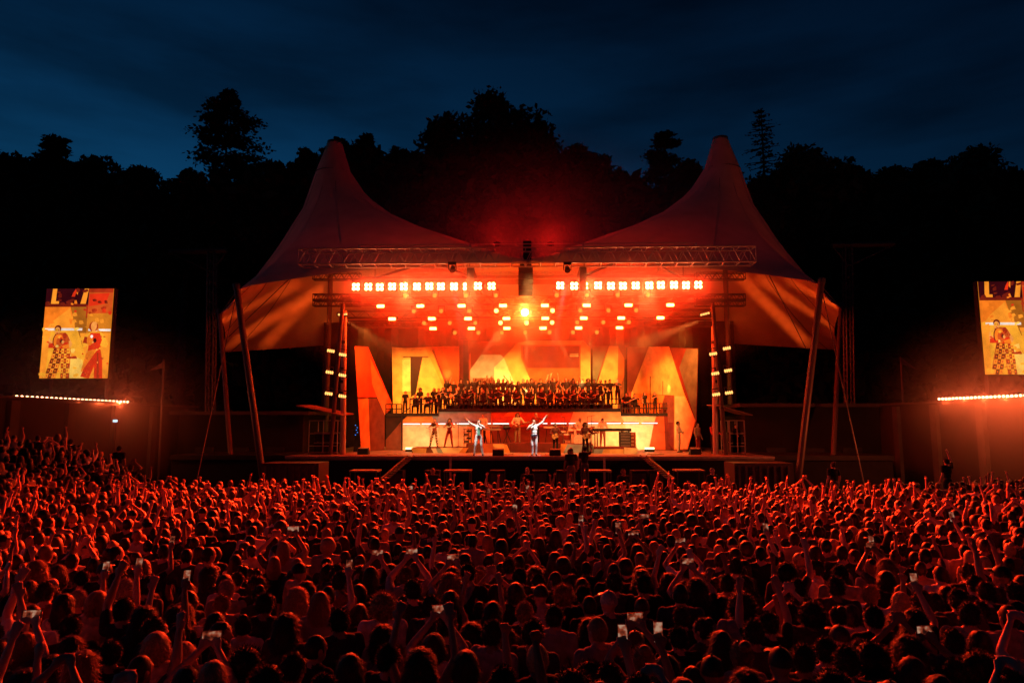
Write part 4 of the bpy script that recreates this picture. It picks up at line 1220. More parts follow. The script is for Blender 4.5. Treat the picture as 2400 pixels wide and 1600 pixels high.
TL = [  # px, top py, half width px, crown bottom py, Y, kind, label
    (30, 356, 105, 640, 66, 'oak', 'broad dark tree at the picture edge above the video screen'),
    (130, 326, 52, 420, 68, 'pine', 'flat-topped pine rising over the trees above the video screen'),
    (215, 368, 90, 640, 64, 'oak', 'rounded tree between the flat-topped pine and the sky gap'),
    (325, 388, 62, 640, 65, 'oak', 'lower rounded tree just before the sky gap'),
    (452, 392, 62, 640, 62, 'oak', 'bushy tree at the foot of the tall layered pine'),
    (537, 222, 122, 425, 66, 'pine', 'tall layered pine towering clear of the tree line'),
    (640, 372, 70, 640, 64, 'oak', 'low tree between the tall pine and the first tent peak'),
    (720, 345, 60, 640, 66, 'oak', 'ragged tree just behind the first tent peak'),
    (800, 322, 56, 600, 68, 'oak', 'tree crown peeping over the first tent peak'),
    (862, 312, 46, 600, 69, 'oak', 'narrow pointed tree inside the first tent peak\'s slope'),
    (932, 342, 60, 640, 66, 'oak', 'rounded tree before the biggest oak'),
    (1040, 264, 75, 640, 64, 'oak', 'stepped shoulder tree in front of the biggest oak'),
    (1160, 216, 125, 660, 66, 'oak', 'biggest oak rising highest over the stage middle'),
    (1265, 282, 95, 660, 65, 'oak', 'dense round oak sloping off from the biggest oak'),
    (1350, 335, 72, 660, 64, 'oak', 'lowest shoulder oak beside the purple sky gap'),
    (1455, 392, 64, 640, 66, 'oak', 'low bushy tree under the purple sky gap'),
    (1555, 310, 66, 500, 69, 'pine', 'open-crowned tree with bare limbs before the second tent peak'),
    (1610, 372, 60, 640, 66, 'oak', 'dark tree touching the second tent peak'),
    (1784, 258, 56, 440, 68, 'larch', 'sparse thin larch standing against the sky past the second tent peak'),
    (1790, 412, 70, 640, 64, 'oak', 'dark tree at the foot of the sparse larch'),
    (1890, 350, 105, 640, 66, 'oak', 'wide dome-shaped tree past the sparse larch'),
    (1985, 385, 70, 640, 64, 'oak', 'sloping tree at the end of the wide dome'),
    (2100, 386, 70, 640, 66, 'oak', 'low ragged tree between the two domed trees'),
    (2180, 372, 66, 640, 68, 'oak', 'middling tree leading up to the last domed tree'),
    (2275, 342, 88, 640, 66, 'oak', 'last domed tree above the cropped screen'),
    (2390, 398, 80, 640, 64, 'oak', 'cut-off tree at the picture edge above the cropped screen')]
for px, py, hw, pb, Y, kind, lab in TL:
    tp, bt = at(px, py, Y), at(px, pb, Y)
    hwm = hw / FPX * Y * (1.28 if kind == 'oak' else 1.0)
    nm = {'oak': 'deciduous_tree', 'pine': 'pine_tree', 'larch': 'larch_tree'}[kind]
    tree(lab, tp, hwm, bt.z, kind, {'oak': int(5200 + 1300 * hwm), 'pine': 7800, 'larch': 7000}[kind], nm, 0.29)
# the dark wood below and between them: nobody could count these trunks
pts = []
sx_ = np.array([t[0] for t in TL if t[5] == 'oak']); sy_ = np.array([t[1] for t in TL if t[5] == 'oak'])
od = np.argsort(sx_)
while len(pts) < 52000:
    px, py = rng.uniform(-80, 2480), rng.uniform(330, 1010)
    topy = np.interp(px, sx_[od], sy_[od]) + 45 + 16 * math.sin(px * 0.021) + 14 * math.sin(px * 0.083) + 8 * math.sin(px * 0.21)
    if py > topy:
        pts.append(at(px, py, rng.uniform(62, 74)))
o = link('forest', leaf_mesh(np.array(pts), 0.8, leafm))
tag(o, 'dark mass of undergrowth and wood on the slope behind the stage', None, None, 'stuff')
# ================================================================== people
def rand_mat(name, cols, rough=0.6, var=0.1, spec=0.35):
    mt = mat(name, cols[0], rough, var, 25, spec=spec)
    n, l = mt.node_tree.nodes, mt.node_tree.links.new
    mx = next(x for x in n if x.type == 'MIX')
    oi = n.new('ShaderNodeObjectInfo')
    cr = n.new('ShaderNodeValToRGB')
    cr.color_ramp.interpolation = 'CONSTANT'
    el = cr.color_ramp.elements
    while len(el) < len(cols):
        el.new(0.5)
    for i, c in enumerate(cols):
        el[i].position = i / len(cols)
        el[i].color = (*c, 1)
    l(oi.outputs['Random'], cr.inputs[0])
    l(cr.outputs[0], mx.inputs[6])
    return mt


SKINS = [(0.52, 0.33, 0.24), (0.45, 0.27, 0.19), (0.36, 0.2, 0.13), (0.55, 0.37, 0.28), (0.2, 0.11, 0.07)]
TOPS = {'black': (0.012, 0.012, 0.014), 'charcoal': (0.05, 0.05, 0.055), 'pale': (0.62, 0.6, 0.56), 'grey': (0.25, 0.25, 0.25), 'navy': (0.02, 0.03, 0.08), 'tan': (0.4, 0.3, 0.2), 'dark red': (0.22, 0.03, 0.03)}
HAIRS = {'black': (0.008, 0.007, 0.006), 'brown': (0.03, 0.017, 0.011), 'blonde': (0.36, 0.24, 0.11), 'fair': (0.2, 0.12, 0.055), 'grey': (0.3, 0.28, 0.26)}
skinm = rand_mat('skin', SKINS, 0.5, 0.08, 0.45)
topm = mat('top_cloth', (0.1, 0.1, 0.1), 0.85, 0.25, 14, bump=0.25, obj_col=True)
trousm = rand_mat('trouser_cloth', [(0.02, 0.025, 0.04), (0.015, 0.015, 0.015), (0.08, 0.09, 0.12), (0.2, 0.17, 0.13)], 0.9)
shoem = mat('shoe', (0.03, 0.03, 0.03), 0.6)
hairm = mat('hair', (0.03, 0.02, 0.015), 0.55, 0.35, 60, spec=0.4, obj_col=True)
darkm = mat('dark_feature', (0.02, 0.012, 0.01), 0.5)


def V(*a):
    return np.array(a, float)


class Body:
    """Prims that overlap, later fused into one continuous skin."""
    def __init__(s):
        s.mb, s.p = MB(), []

    def cap(s, a, b, r0, r1, tg, n=10):
        a, b = V(*a), V(*b)
        s.mb.ball(a, r0, n, 6); s.mb.ball(b, r1, n, 6)
        s.mb.tube(a, b, r0, r1, n)
        s.p.append(('c', a, b, r0, r1, tg))

    def ell(s, c, r, tg, n=14):
        s.mb.ball(c, r, n, 10)
        s.p.append(('e', V(*c), V(*r), 0, 0, tg))


def fuse(mb, voxel, dec, smooth=2):
    me = mb.mesh('tmp', black)
    o = link('tmp', me)
    r = o.modifiers.new('r', 'REMESH'); r.mode = 'VOXEL'; r.voxel_size = voxel
    sm = o.modifiers.new('s', 'SMOOTH'); sm.factor = 0.5; sm.iterations = smooth
    d = o.modifiers.new('d', 'DECIMATE'); d.ratio = dec
    dg = bpy.context.evaluated_depsgraph_get()
    res = bpy.data.meshes.new_from_object(o.evaluated_get(dg))
    bpy.data.objects.remove(o); bpy.data.meshes.remove(me)
    return res


BASE = dict(pelvis=0.95, RS=(0.185, 0, 1.42), LS=(-0.185, 0, 1.42), RE=(0.235, -0.03, 1.15), LE=(-0.235, -0.03, 1.15), RW=(0.25, 0.08, 0.92), LW=(-0.25, 0.08, 0.92),
            RK=(0.105, 0.03, 0.5), LK=(-0.105, 0.03, 0.5), RA=(0.12, -0.02, 0.08), LA=(-0.12, -0.02, 0.08), lift=0.0)


def hand(B, W, E, kind, sx):
    W, E = V(*W), V(*E)
    d = W - E
    d /= np.linalg.norm(d)
    side = np.cross(d, V(0, 1, 0))
    if np.linalg.norm(side) < 0.2:
        side = np.cross(d, V(0, 0, 1))
    side /= np.linalg.norm(side)
    nrm = np.cross(side, d)
    for k in (-1, 0, 1):
        B.cap(W - d * 0.005, W + d * 0.085 + side * 0.024 * k, 0.022, 0.017, 0, 8)
    for k, ln in ((-1.5, 0.066), (-0.5, 0.082), (0.5, 0.086), (1.5, 0.074)):
        a = W + d * 0.088 + side * 0.021 * k
        if kind == 'fist':
            b = a + d * 0.015 - nrm * 0.035
            c = b - d * 0.035
        elif kind == 'grip':
            b = a + d * 0.035 + nrm * 0.012
            c = b + nrm * 0.035 - d * 0.01
        else:
            b = a + d * ln * 0.55 + side * 0.006 * k
            c = b + d * ln * 0.45 + side * 0.004 * k + nrm * 0.014
        B.cap(a, b, 0.0105, 0.0098, 0, 6); B.cap(b, c, 0.0098, 0.0085, 0, 6)
    th = -sx
    a = W + d * 0.02 + side * 0.026 * th
    b = a + d * 0.032 + side * 0.028 * th
    B.cap(a, b, 0.014, 0.011, 0, 6); B.cap(b, b + d * 0.032 + side * 0.004 * th, 0.011, 0.009, 0, 6)


def make_body(name, pose=None, fem=False, sleeve='short', hands=('open', 'open'), voxel=0.0125, dec=0.3, mats=None, face=False, belly=0.0):
    J = dict(BASE)
    if fem:
        J.update(RS=(0.16, 0, 1.41), LS=(-0.16, 0, 1.41), RE=(0.205, -0.03, 1.15), LE=(-0.205, -0.03, 1.15), RW=(0.22, 0.08, 0.93), LW=(-0.22, 0.08, 0.93))
    J.update(pose or {})
    B = Body()
    pz = J['pelvis']; dz = pz - 0.95
    up = lambda p: (p[0], p[1], p[2] + dz)
    k = 0.9 if fem else 1.0
    B.ell((0, 0, pz), (0.165 * (1.02 if fem else 1), 0.125, 0.13), 2)
    B.ell((0, 0.01, 1.12 + dz), (0.145 * k + belly, 0.11 + belly, 0.16), 1)
    B.ell((0, 0, 1.29 + dz), (0.175 * k, 0.118, 0.18), 1)
    if fem:
        B.ell((0.07, 0.085, 1.27 + dz), (0.06, 0.055, 0.06), 1); B.ell((-0.07, 0.085, 1.27 + dz), (0.06, 0.055, 0.06), 1)
    B.cap((-0.10 * k, -0.01, 1.415 + dz), (0.10 * k, -0.01, 1.415 + dz), 0.078, 0.078, 1)
    B.cap((0, -0.012, 1.42 + dz), (0, 0.006, 1.53 + dz), 0.062 * k, 0.054 * k, 0)
    B.cap((-0.09, -0.02, 1.43 + dz), (0, -0.015, 1.475 + dz), 0.05, 0.055, 1); B.cap((0.09, -0.02, 1.43 + dz), (0, -0.015, 1.475 + dz), 0.05, 0.055, 1)
    hz = 1.60 + dz
    B.ell((0, 0.008, hz + 0.008), (0.076, 0.096, 0.112), 0)
    B.ell((0, 0.035, hz - 0.06), (0.058, 0.066, 0.062), 0)
    B.cap((0, 0.098, hz + 0.015), (0, 0.116, hz - 0.022), 0.011, 0.016, 0, 8)
    B.ell((0, 0.088, hz - 0.062), (0.026, 0.014, 0.01), 0)
    for s in (-1, 1):
        B.ell((0.079 * s, -0.004, hz - 0.012), (0.012, 0.022, 0.034), 0)
        B.cap((0.02 * s, 0.094, hz + 0.03), (0.05 * s, 0.082, hz + 0.03), 0.012, 0.011, 0, 6)
    for s, S_, E_, W_, hk in ((1, 'RS', 'RE', 'RW', hands[0]), (-1, 'LS', 'LE', 'LW', hands[1])):
        sh, el, wr = V(*up(J[S_])), V(*up(J[E_])), V(*up(J[W_]))
        if sleeve == 'long':
            B.cap(sh, el, 0.066 * k, 0.053 * k, 1); B.cap(el, wr, 0.052 * k, 0.042, 1)
        elif sleeve == 'none':
            B.cap(sh, el, 0.055 * k, 0.043 * k, 0); B.cap(el, wr, 0.042 * k, 0.028, 0)
        else:
            mid = sh * 0.42 + el * 0.58
            B.cap(sh, mid, 0.066 * k, 0.06 * k, 1); B.cap(mid, el, 0.046 * k, 0.042 * k, 0)
            f1 = el * 0.7 + wr * 0.3
            B.cap(el, f1, 0.042 * k, 0.044 * k, 0); B.cap(f1, wr, 0.044 * k, 0.028, 0)
        hand(B, wr, el, hk, s)
    for s, K, A in ((1, 'RK', 'RA'), (-1, 'LK', 'LA')):
        hp = V(0.088 * s, 0, pz - 0.03)
        kn, an = V(*J[K]), V(*J[A])
        B.cap(hp, kn, 0.088, 0.064, 2); B.cap(kn, kn * 0.65 + an * 0.35 + V(0, -0.015, 0), 0.062, 0.062, 2); B.cap(kn * 0.65 + an * 0.35 + V(0, -0.015, 0), an, 0.062, 0.048, 2)
        B.cap(an + V(0, -0.02, -0.03), an + V(0.02 * s, 0.17, -0.045), 0.045, 0.034, 3)
    me = fuse(B.mb, voxel, dec)
    me.name = name
    n = len(me.polygons)
    C = np.empty(n * 3); me.polygons.foreach_get('center', C); C = C.reshape(-1, 3)
    best = np.full(n, 9.0); tg = np.zeros(n, int)
    for kd, a, b, r0, r1, t in B.p:
        if kd == 'c':
            ab = b - a
            u = np.clip(((C - a) @ ab) / max(ab @ ab, 1e-9), 0, 1)
            d = np.linalg.norm(C - a - u[:, None] * ab, axis=1) - (r0 + (r1 - r0) * u)
        else:
            d = (np.linalg.norm((C - a) / b, axis=1) - 1) * b.min()
        w = d < best
        best[w] = d[w]; tg[w] = t
    neck = (np.hypot(C[:, 0], C[:, 1]) < 0.075) & (C[:, 2] > 1.462 + dz)
    tg[neck & (tg == 1)] = 0
    if face:
        for s in (-1, 1):
            tg[(np.hypot(C[:, 0] - 0.034 * s, C[:, 2] - hz - 0.006) < 0.015) & (C[:, 1] > 0.05)] = 4
        tg[(np.abs(C[:, 0]) < 0.028) & (np.abs(C[:, 2] - hz + 0.063) < 0.008) & (C[:, 1] > 0.06)] = 4
    me.materials.clear()
    for mt in (mats or [skinm, topm, trousm, shoem, darkm]):
        me.materials.append(mt)
    me.polygons.foreach_set('material_index', tg.astype(np.int32))
    me.polygons.foreach_set('use_smooth', np.ones(n, bool))
    me.update()
    return me


def hair_mesh(kind, sub=4, strands=2300, mt=None):
    bm = bmesh.new()
    bmesh.ops.create_icosphere(bm, subdivisions=sub, radius=1)
    P = np.array([v.co[:] for v in bm.verts])
    c = V(0, -0.006, 1.610)
    grow = {'short': (0.088, 0.106, 0.120), 'buzz': (0.081, 0.100, 0.116), 'long': (0.098, 0.113, 0.123), 'curly': (0.125, 0.135, 0.142), 'bun': (0.087, 0.106, 0.119), 'bob': (0.107, 0.116, 0.124), 'cap': (0.089, 0.108, 0.120), 'wavy': (0.112, 0.122, 0.13)}[kind]
    nzv = np.sin(P[:, 0] * 9 + P[:, 2] * 5) * np.sin(P[:, 1] * 8 + 1.3) * np.cos(P[:, 2] * 7 + P[:, 0] * 4)
    amp = {'curly': 0.10, 'wavy': 0.07, 'cap': 0.0, 'buzz': 0.005}.get(kind, 0.055)
    fine = rng.normal(size=len(P)) * {'curly': 0.035, 'wavy': 0.02, 'cap': 0, 'buzz': 0.003}.get(kind, 0.018)
    Q = P * (1 + amp * nzv + fine)[:, None] * np.array(grow) * (1.0 if kind in ('buzz', 'cap') else 0.955)
    low = P[:, 2] < -0.05
    if kind in ('long', 'wavy'):
        kk = 3.0 if kind == 'long' else 2.3
        Q[low, 2] *= kk
        t = np.clip(-P[low, 2], 0, 1)
        Q[low, 1] = Q[low, 1] * (1 - 0.35 * t) - 0.045 * t
        Q[low, 0] *= 1.0 + 0.75 * t * np.sqrt(np.clip(1 - t, 0, 1)) + 0.55 * t
    if kind == 'bob':
        Q[low, 2] *= 1.35
        Q[low, 0] *= 1.12
    Q += c
    for v, q in zip(bm.verts, Q):
        v.co = q
    lim = {'long': 1.1, 'wavy': 1.1, 'bob': 1.45, 'curly': 1.50, 'cap': 1.60}.get(kind, 1.535)
    kill = []
    for f in bm.faces:
        m_ = f.calc_center_median()
        face_zone = m_.y > 0.045 and m_.z < (1.668 if kind != 'cap' else 1.64) and abs(m_.x) < 0.09
        if kind in ('long', 'wavy', 'bob') and m_.y > 0.03 and m_.z < 1.56:
            face_zone = True
        ear = kind in ('short', 'buzz', 'bun') and m_.y > -0.02 and m_.z < 1.575
        if face_zone or ear or m_.z < lim:
            kill.append(f)
    bmesh.ops.delete(bm, geom=kill, context='FACES')
    me = bpy.data.meshes.new('hair_' + kind)
    bm.to_mesh(me)
    pts = [f.calc_center_median().copy() for f in bm.faces]
    nrm = [f.normal.copy() for f in bm.faces]
    bm.free()
    mb = MB()
    vv = [v.co[:] for v in me.vertices]
    mb.add(vv, [tuple(p.vertices) for p in me.polygons])
    if kind == 'bun':
        mb.ball((0, -0.085, 1.70), (0.05, 0.048, 0.045), 12, 8)
    if kind == 'cap':
        mb.prism([(0.075 * math.sin(a), 0.07 + 0.105 * math.cos(a) * (1 if math.cos(a) > 0 else 0), 1.655) for a in np.linspace(-1.6, 1.6, 12)], (0, 0, 0.012))
        mb.ball((0, -0.005, 1.732), 0.01, 8, 5)
    ln = {'curly': 0.045, 'wavy': 0.05, 'long': 0.05, 'bob': 0.04, 'buzz': 0.008, 'cap': 0.0}.get(kind, 0.028)
    if ln and strands:
        for i in rng.integers(0, len(pts), strands):
            p, n_ = pts[i], nrm[i]
            dn = Vector((rng.normal() * 0.5, rng.normal() * 0.5, -1 if kind in ('long', 'wavy', 'bob') else rng.normal() * 0.8))
            out_ = {'curly': 0.9, 'wavy': 0.5, 'short': 0.55, 'buzz': 0.9}.get(kind, 0.3)
            d = (dn.normalized() * (1 - out_) + n_ * out_).normalized() * ln * rng.uniform(0.5, 1.4)
            s = n_.cross(d).normalized() * 0.0026
            a = p - n_ * 0.004
            mb.add([a - s, a + s, a + d], [(0, 1, 2)])
    bpy.data.meshes.remove(me)
    return mb.mesh('hair_' + kind, mt or hairm, True)


UPR = dict(RE=(0.27, 0.10, 1.62), RW=(0.22, 0.16, 1.88))
UPL = dict(LE=(-0.27, 0.10, 1.62), LW=(-0.22, 0.16, 1.88))
POSES = {
    'down': {}, 'rup': UPR, 'lup': UPL, 'bup': {**UPR, **UPL},
    'rbent': dict(RE=(0.33, 0.12, 1.52), RW=(0.30, 0.18, 1.78)),
    'clap': dict(RE=(0.29, 0.16, 1.58), RW=(0.055, 0.22, 1.80), LE=(-0.29, 0.16, 1.58), LW=(-0.055, 0.22, 1.80)),
    'phone': dict(RE=(0.26, 0.24, 1.52), RW=(0.075, 0.36, 1.73), LE=(-0.26, 0.24, 1.52), LW=(-0.075, 0.36, 1.73)),
    'phone1': dict(RE=(0.30, 0.2, 1.55), RW=(0.23, 0.30, 1.80))}
POSE_TXT = {'down': 'arms down', 'rup': 'one arm stretched up', 'lup': 'one arm stretched up', 'bup': 'both arms up', 'rbent': 'one bent arm raised', 'clap': 'hands clapping overhead', 'phone': 'filming two-handed', 'phone1': 'filming one-handed'}
BOD, LOW = {}, {}
for fem in (False, True):
    for nm, ps in POSES.items():
        hd = ('grip', 'grip') if nm.startswith('phone') else (('fist', 'open') if nm == 'rbent' else ('open', 'open'))
        BOD[nm, fem] = make_body(f'body_{nm}_{"f" if fem else "m"}', ps, fem, 'none' if fem and nm in ('bup', 'clap') else 'short', hd)
        LOW[nm, fem] = make_body(f'far_{nm}_{"f" if fem else "m"}', ps, fem, 'short', hd, voxel=0.02, dec=0.16)
HAIR = {k: hair_mesh(k) for k in ('short', 'buzz', 'long', 'curly', 'bun', 'bob', 'wavy', 'cap')}
HLOW = {k: hair_mesh(k, 2, 0) for k in HAIR}
HTXT = {'short': 'short', 'buzz': 'cropped', 'long': 'long', 'curly': 'curly', 'bun': 'bunned', 'bob': 'bobbed', 'wavy': 'wavy'}


def person(me, hair, loc, rz, sc, top, hcol, label, group, drop=0.0):
    o = link('person', me, None, loc, (0, 0, rz))
    o.scale = (sc, sc, sc)
    o.color = (*top, 1)
    tag(o, label, 'person', group)
    if hair is not None:
        h = link('hair', hair, o, (0, 0, drop))
        h.color = (*hcol, 1)
    return o


# ------------------------------------------------------------------ stage people
def cloth(name, col, rough=0.85):
    return mat('cloth_' + name, col, rough, 0.2, 14, bump=0.2)


def stage_mats(top, bot, skin=0):
    return [mat(f'skin_{skin}', SKINS[skin], 0.5, 0.08, 20), cloth(*top), cloth(*bot), shoem, darkm]


white_c, cream_c, blk_c, dkred_c = ('white', (0.8, 0.79, 0.76)), ('cream', (0.66, 0.56, 0.4)), ('black', (0.013, 0.012, 0.012)), ('dark_red', (0.2, 0.03, 0.02))
checkm = mat('checked_cloth', (0.6, 0.42, 0.2), 0.85)
n_ = checkm.node_tree.nodes; l_ = checkm.node_tree.links.new
ck = n_.new('ShaderNodeTexChecker'); ck.inputs['Scale'].default_value = 13
ck.inputs[1].default_value = (0.66, 0.48, 0.24, 1); ck.inputs[2].default_value = (0.07, 0.025, 0.02, 1)
l_([x for x in n_ if x.type == 'TEX_COORD'][0].outputs['Object'], ck.inputs[0]); l_(ck.outputs[0], n_['Principled BSDF'].inputs['Base Color'])


def on_stage(px, py_feet, Y, h, pose, label, mats, hair='short', hcol='black', turn=0.0, fem=False, sleeve='long', hands=('fist', 'open'), z=None, group='people on the stage', voxel=0.014):
    p = at(px, py_feet, Y)
    zf = ZS if z is None else z
    me = make_body('stage_body', pose, fem, sleeve, hands, voxel, 0.3, mats, face=True)
    o = person(me, HAIR[hair] if hair else None, (p.x, Y, zf), math.pi + turn, h / 1.72, (0.1, 0.1, 0.1), HAIRS[hcol], label, group, (pose or {}).get('pelvis', 0.95) - 0.95)
    return o


def world(o, p):
    return Matrix.Translation(o.location) @ o.rotation_euler.to_matrix().to_4x4() @ Matrix.Diagonal((*o.scale, 1)) @ Vector(p)


STRIDE = dict(RK=(0.15, 0.06, 0.5), RA=(0.22, 0.02, 0.08), LK=(-0.13, 0.04, 0.5), LA=(-0.19, -0.02, 0.08))
sA = on_stage(1122, 1067, 35.5, 1.82, {**STRIDE, 'RE': (0.42, 0.1, 1.55), 'RW': (0.62, 0.16, 1.76), 'LE': (-0.34, 0.14, 1.30), 'LW': (-0.06, 0.2, 1.49)},
              'singer in white jacket and green shirt flinging one arm out at the stage edge', stage_mats(white_c, ('ice', (0.6, 0.66, 0.64)), 3), 'short', 'brown')
gs = MB().prism([(-0.055, 0.128, 1.36), (0.055, 0.128, 1.36), (0.07, 0.135, 0.98), (-0.07, 0.135, 0.98)], (0, 0.012, 0))
link('shirt', gs.mesh('shirt', cloth('green', (0.16, 0.42, 0.3))), sA)
sB = on_stage(1252, 1067, 35.5, 1.84, {'LE': (-0.40, 0.08, 1.58), 'LW': (-0.56, 0.1, 1.84), 'RE': (0.32, 0.14, 1.26), 'RW': (0.07, 0.2, 1.49), 'RK': (0.1, 0.05, 0.5), 'LK': (-0.1, 0.04, 0.5), 'RA': (0.09, -0.02, 0.08), 'LA': (-0.09, -0.02, 0.08)},
              'singer in white sweater and sunglasses raising one fist at the stage edge', stage_mats(white_c, ('pale_grey', (0.62, 0.62, 0.64)), 0), 'buzz', 'brown', hands=('fist', 'fist'))
gl = MB().box((0.036, 0.103, 1.606), (0.05, 0.012, 0.03)).box((-0.036, 0.103, 1.606), (0.05, 0.012, 0.03)).box((0, 0.106, 1.612), (0.03, 0.01, 0.01))
link('sunglasses', gl.mesh('sunglasses', black), sB)
hm = MB().tube((0, 0, 0.93), (0, 0, 1.0), 0.172, 0.17, 16)
link('hem_band', hm.mesh('hem_band', cloth('navy', (0.02, 0.03, 0.06))), sB)


def mic(o, p, lab):
    w = world(o, p)
    t = root('microphone', w, lab, 'microphone')
    d = Vector((0, 0.3, -1)).normalized()
    bar('handle', w, w + d * 0.18, 0.018, black, t)
    part('head', MB().ball(w, 0.03, 10, 6), steel, t, True)


mic(sA, (-0.01, 0.17, 1.53), 'microphone held by the white-jacketed singer')
mic(sB, (0.01, 0.17, 1.53), 'microphone held by the singer in sunglasses')
PZ = lambda py, Y: at(1200, py, Y).z
MEG = {**STRIDE, 'RE': (0.32, 0.10, 1.2), 'RW': (0.10, 0.26, 1.36), 'LE': (-0.30, 0.12, 1.2), 'LW': (-0.08, 0.26, 1.30)}
mg1 = on_stage(1018, 1050, 39.2, 1.66, {**MEG, 'RA': (0.27, 0.02, 0.08), 'RK': (0.17, 0.06, 0.5)}, 'singer in checked trousers with a megaphone', [mat('skin_3', SKINS[3], 0.5), cloth('salmon', (0.45, 0.16, 0.1)), checkm, shoem, darkm], 'bun', 'fair', fem=True, sleeve='short', z=PZ(1050, 39.2))
mg2 = on_stage(1053, 1049, 39.3, 1.66, {**MEG, 'RA': (0.28, 0.06, 0.08), 'RK': (0.19, 0.1, 0.5)}, 'singer in dark red trousers with a megaphone', stage_mats(('two_tone', (0.34, 0.1, 0.06)), ('wine', (0.25, 0.03, 0.02)), 0), 'wavy', 'brown', fem=True, sleeve='short', z=PZ(1049, 39.3))
for o, lab in ((mg1, 'megaphone held by the singer in checked trousers'), (mg2, 'megaphone held by the singer in dark red trousers')):
    a, b = world(o, (0.02, 0.17, 1.46)), world(o, (0.0, 0.46, 1.34))
    t = root('megaphone', a, lab, 'megaphone')
    part('horn', MB().tube(a, b, 0.04, 0.15, 18, caps=False), cloth('horn_white', (0.7, 0.6, 0.5)), t)
    part('mouthpiece', MB().tube(a, a + (a - b) * 0.15, 0.035, 0.03, 10), black, t)
    part('rim', MB().tube(b, b + (b - a) * 0.04, 0.155, 0.155, 18, caps=False), black, t)
KEYS = {'RE': (0.26, 0.12, 1.15), 'RW': (0.2, 0.38, 1.06), 'LE': (-0.26, 0.12, 1.15), 'LW': (-0.2, 0.38, 1.06)}
zr = PZ(1041, 40.4)
on_stage(1131, 1041, 41.2, 1.78, KEYS, 'keyboard player with open pale shirt standing behind the stand', stage_mats(cream_c, blk_c, 3), 'buzz', 'brown', z=zr)
GTR = {'LE': (-0.40, 0.12, 1.16), 'LW': (-0.56, 0.24, 1.2), 'RE': (0.33, 0.02, 1.14), 'RW': (0.12, 0.22, 1.03)}
g1 = on_stage(1213, 1039, 40.2, 1.76, GTR, 'long-haired guitarist in striped pale shirt', stage_mats(cream_c, ('tan', (0.3, 0.2, 0.12)), 0), 'wavy', 'brown', z=PZ(1039, 40.2))
g2 = on_stage(1257, 1038, 40.8, 1.78, {**GTR, 'LE': (-0.42, 0.14, 1.28), 'LW': (-0.56, 0.22, 1.46)}, 'guitarist in dark jacket partly hidden behind the singer in sunglasses', stage_mats(dkred_c, blk_c, 3), 'buzz', 'blonde', z=PZ(1038, 40.8))
g3 = on_stage(1302, 1056, 38.0, 1.64, {**GTR, 'LE': (-0.3, 0.14, 1.18), 'LW': (-0.42, 0.26, 1.2)}, 'dark-dressed guitarist before the drum kit', stage_mats(('plum', (0.10, 0.03, 0.03)), blk_c, 2), 'short', 'black', turn=0.3)
g4 = on_stage(1372, 1062, 36.8, 1.66, {**GTR, **STRIDE}, 'bass player in dark clothes striding beside the drum kit', stage_mats(('plum', (0.10, 0.03, 0.03)), blk_c, 1), 'curly', 'brown', turn=0.5)
for o, tilt, lab in ((g1, 0.18, 'pale electric guitar of the long-haired guitarist'), (g2, 0.75, 'electric guitar with raised neck beside the sunglasses singer'), (g3, 0.2, 'dark electric guitar before the drum kit'), (g4, 0.1, 'bass guitar of the striding player')):
    a, b = world(o, (0.08, 0.2, 1.0)), world(o, (-0.60, 0.26, 1.0 + tilt * 0.62 + 0.1))
    t = root('guitar', a, lab, 'guitar')
    d = (b - a).normalized()
    pa = mat('guitar_body' + str(random.random())[:5], random.choice([(0.5, 0.3, 0.12), (0.25, 0.04, 0.02), (0.6, 0.5, 0.35)]), 0.25)
    u = d.cross(Vector((0, 1, 0))).normalized()
    outl = [a + d * x + u * y for x, y in ((-0.17, -0.1), (-0.2, 0.02), (-0.15, 0.13), (0, 0.1), (0.1, 0.14), (0.16, 0.07), (0.12, 0.0), (0.18, -0.09), (0.1, -0.13), (0, -0.1), (-0.1, -0.15))]
    part('body', MB().prism(outl, (0, -0.045, 0)), pa, t)
    bar('neck', a + Vector((0, -0.03, 0)), b + Vector((0, -0.02, 0)), 0.024, wood, t)
    part('headstock', MB().prism([b + u * -0.03, b + u * 0.035, b + d * 0.16 + u * 0.045, b + d * 0.17 - u * 0.03], (0, -0.02, 0)), pa, t)
SEAT = dict(pelvis=0.56, RK=(0.16, 0.40, 0.50), LK=(-0.16, 0.40, 0.50), RA=(0.17, 0.36, 0.08), LA=(-0.17, 0.36, 0.08))
zd = PZ(1042, 40.6)
on_stage(1360, 1042, 41.0, 1.78, {**SEAT, 'RE': (0.36, 0.14, 1.2), 'RW': (0.36, 0.36, 1.32), 'LE': (-0.36, 0.14, 1.2), 'LW': (-0.34, 0.38, 1.22)}, 'drummer in pale shirt seated behind the drum kit', stage_mats(cream_c, blk_c, 4), 'buzz', 'black', z=zd + 0.2)
on_stage(1413, 1048, 41.0, 1.76, KEYS, 'keyboard player in a cap at the long dark table', stage_mats(cream_c, ('rusty', (0.24, 0.06, 0.03)), 3), 'cap', 'black', z=PZ(1050, 41.0))
on_stage(1591, 1053, 39.6, 1.76, {'RE': (0.2, 0.12, 1.16), 'RW': (0.02, 0.24, 1.12), 'LE': (-0.2, 0.12, 1.16), 'LW': (-0.02, 0.24, 1.06)}, 'man in long pale coat standing sideways before the yellow cloth', stage_mats(cream_c, cream_c, 1), 'short', 'black', turn=1.1)
on_stage(1636, 1050, 38.2, 1.66, {}, 'slim figure half hidden at the edge of the olive cloth', stage_mats(('tan2', (0.32, 0.2, 0.14)), dkred_c, 0), 'short', 'brown', turn=0.7)
